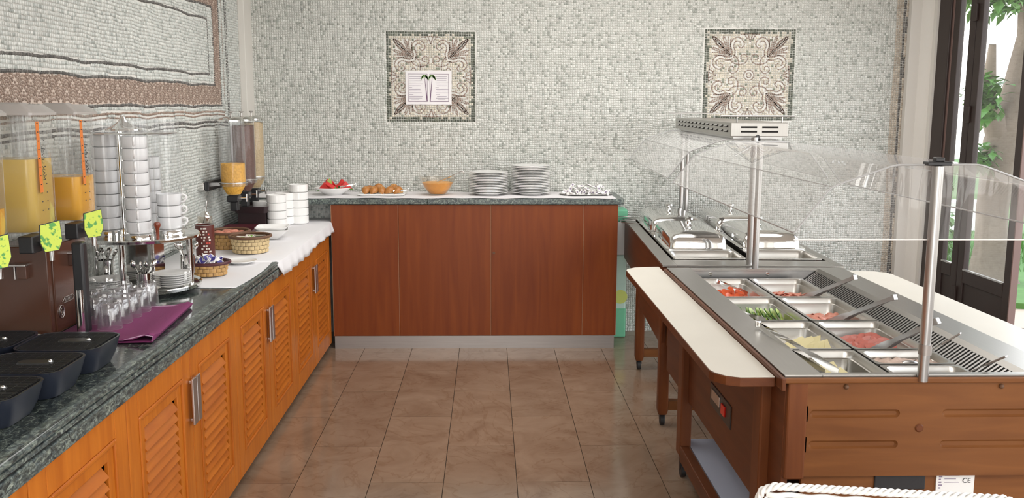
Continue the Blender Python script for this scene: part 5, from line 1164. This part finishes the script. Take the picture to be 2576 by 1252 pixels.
pan2('', .495, .845, .50, 1.12)['label'] = 'rectangular steel pan under the near right lid'
pan2('', .08, .455, 1.13, 1.90)['label'] = 'rectangular steel pan under the far left lid'
pan2('', .495, .845, 1.13, 1.90)['label'] = 'rectangular steel pan under the far right lid'
pan2('', .08, .455, .185, .445)['label'] = 'open shallow steel pan in front of the near left lid'
pan2('', .495, .845, .185, .485)['label'] = 'open shallow steel pan in front of the near right lid'
ld = T('pan_lid', '', 'lid')
w, l = .36, .70
def R_(m, z, r): return [(a, b_, z) for a, b_, _ in rrect(w-2*m, l-2*m*1.1, r, 0, 6)]
B(MB().rings([R_(0, 0, .02), R_(0, .005, .02), R_(.022, .006, .03), R_(.024, .030, .03), R_(.028, .056, .035), R_(.042, .076, .04), R_(.068, .086, .05), R_(.15, .091, .02)], False, True), 'dome', 'chrome', ld, smooth=50)
B(MB().lathe([(.020, 0), (.011, .012), (.010, .022), (.021, .032), (.024, .040), (.021, .047), (.010, .051), (0, .052)], 10, (0, 0, .090)), 'knob', 'chrome', ld, smooth=30)
for i, (u, v, l_) in enumerate(((.262, .80, 'domed steel lid on the near left hot pan'), (.255, 1.53, 'domed steel lid on the far left hot pan'), (.672, .84, 'domed steel lid on the near right hot pan'), (.665, 1.56, 'domed steel lid on the far right hot pan'))):
    put(ld, i, w2(u, v, ZR+.008), l_, th, 'domed lids on the hot pans')
wrh = T('wire_handle', 'bent wire handle sticking out at the far left corner of the hot cart', 'handle', w2(0, 1.8, .88)); B(MB().tube([w2(.10, 1.75, .878), w2(-.05, 1.86, .885), w2(-.055, 1.95, .885), w2(.05, 1.93, .88)], .003, 6).tube([w2(.10, 1.55, .878), w2(-.045, 1.62, .88), w2(-.045, 1.72, .88), w2(.06, 1.72, .88)], .003, 6), 'wire', 'steel', wrh, smooth=60)

# ================================================================ WOVEN CHAIR
ch = T('chair', 'white woven resin chair cut off by the bottom edge, right of the aisle', 'chair', (0, 0, 0))
CWd, ZTc = .60, .795
B(MB().box(-CWd/2+.03, CWd/2-.03, -.012, .012, .40, ZTc-.03), 'back_core', 'wick_white', ch, .01)
strand = None; stake = None; rowh = .0135
def rowstrand(ph, z):
    global strand
    o_ = None
nrow = 28; nst = 15
sm1 = {}
for i in range(nrow):
    ph = i % 2; z = ZTc-.022-i*rowh
    if ph not in sm1:
        for side in (0,):
            n = nst*6; rs = []
            for k in range(n+1):
                x = -CWd/2+.02+(CWd-.04)*k/n; yo = -.016-.0045*math.sin(PI*(k/6)+(PI if ph else 0)); rs.append([(x, yo-.003, -.0052), (x, yo-.0042, 0), (x, yo-.003, .0052), (x, yo+.003, .0052), (x, yo+.003, -.0052)])
            o = B(MB().rings(rs), 'strand', 'wick_white', ch, smooth=50); sm1[ph] = o.data
    else: o = bpy.data.objects.new('strand', sm1[ph]); C.objects.link(o); o.parent = ch
    o.location = (0, 0, z)
for j in range(nst):
    x = -CWd/2+.02+(CWd-.04)*(j+.0)/nst
    if stake is None: o = B(MB().box(-.0035, .0035, -.0175, -.0135, .42, ZTc-.028), 'stake', 'wick_white', ch, .001); stake = o.data
    else: o = bpy.data.objects.new('stake', stake); C.objects.link(o); o.parent = ch
    o.location = (x, 0, 0)
# braided rim over top and sides
path = [(-CWd/2, -.006, .42), (-CWd/2, -.006, ZTc-.05), (-CWd/2+.012, -.006, ZTc-.018), (-CWd/2+.04, -.006, ZTc-.006), (CWd/2-.06, -.006, ZTc-.006), (CWd/2-.02, -.006, ZTc-.02), (CWd/2, -.006, ZTc-.06), (CWd/2, -.006, .42)]
pp = [Vector(p) for p in path]; sg = [(pp[i+1]-pp[i]).length for i in range(len(pp)-1)]; tot = sum(sg)
def at_(s):
    for i, g_ in enumerate(sg):
        if s <= g_: return pp[i].lerp(pp[i+1], s/g_), (pp[i+1]-pp[i]).normalized()
        s -= g_
    return pp[-1], (pp[-1]-pp[-2]).normalized()
br_ = MB()
for k in range(3):
    pts = []
    for i in range(420):
        s = tot*i/419; p, d = at_(s); n_ = d.cross(Vector((0, 1, 0))); a = s/.024*PI+k*2*PI/3; pts.append(p+n_*.0035*math.cos(a)+Vector((0, 1, 0))*.010*math.sin(a))
    br_.tube(pts, .0050, 7)
stuff(B(br_, 'braided_rim', 'wick_white', ch, smooth=60))
B(MB().box(-CWd/2+.01, CWd/2-.01, -.5, -.01, .40, .45), 'seat', 'wick_white', ch, .02)
for x in (-.26, .26):
    for y in (-.46, -.03): B(MB().cyl((x, y, 0), (x, y, .41), .016), 'leg', 'alu', ch, smooth=50)
    B(MB().tube([(x*1.1, -.02, .62), (x*1.1, -.25, .63), (x*1.1, -.45, .60), (x*1.1, -.46, .42)], .018), 'armrest', 'wick_white', ch, smooth=60)
ch.location = (.915, 1.955, 0); ch.rotation_euler = (0, 0, math.radians(-9))
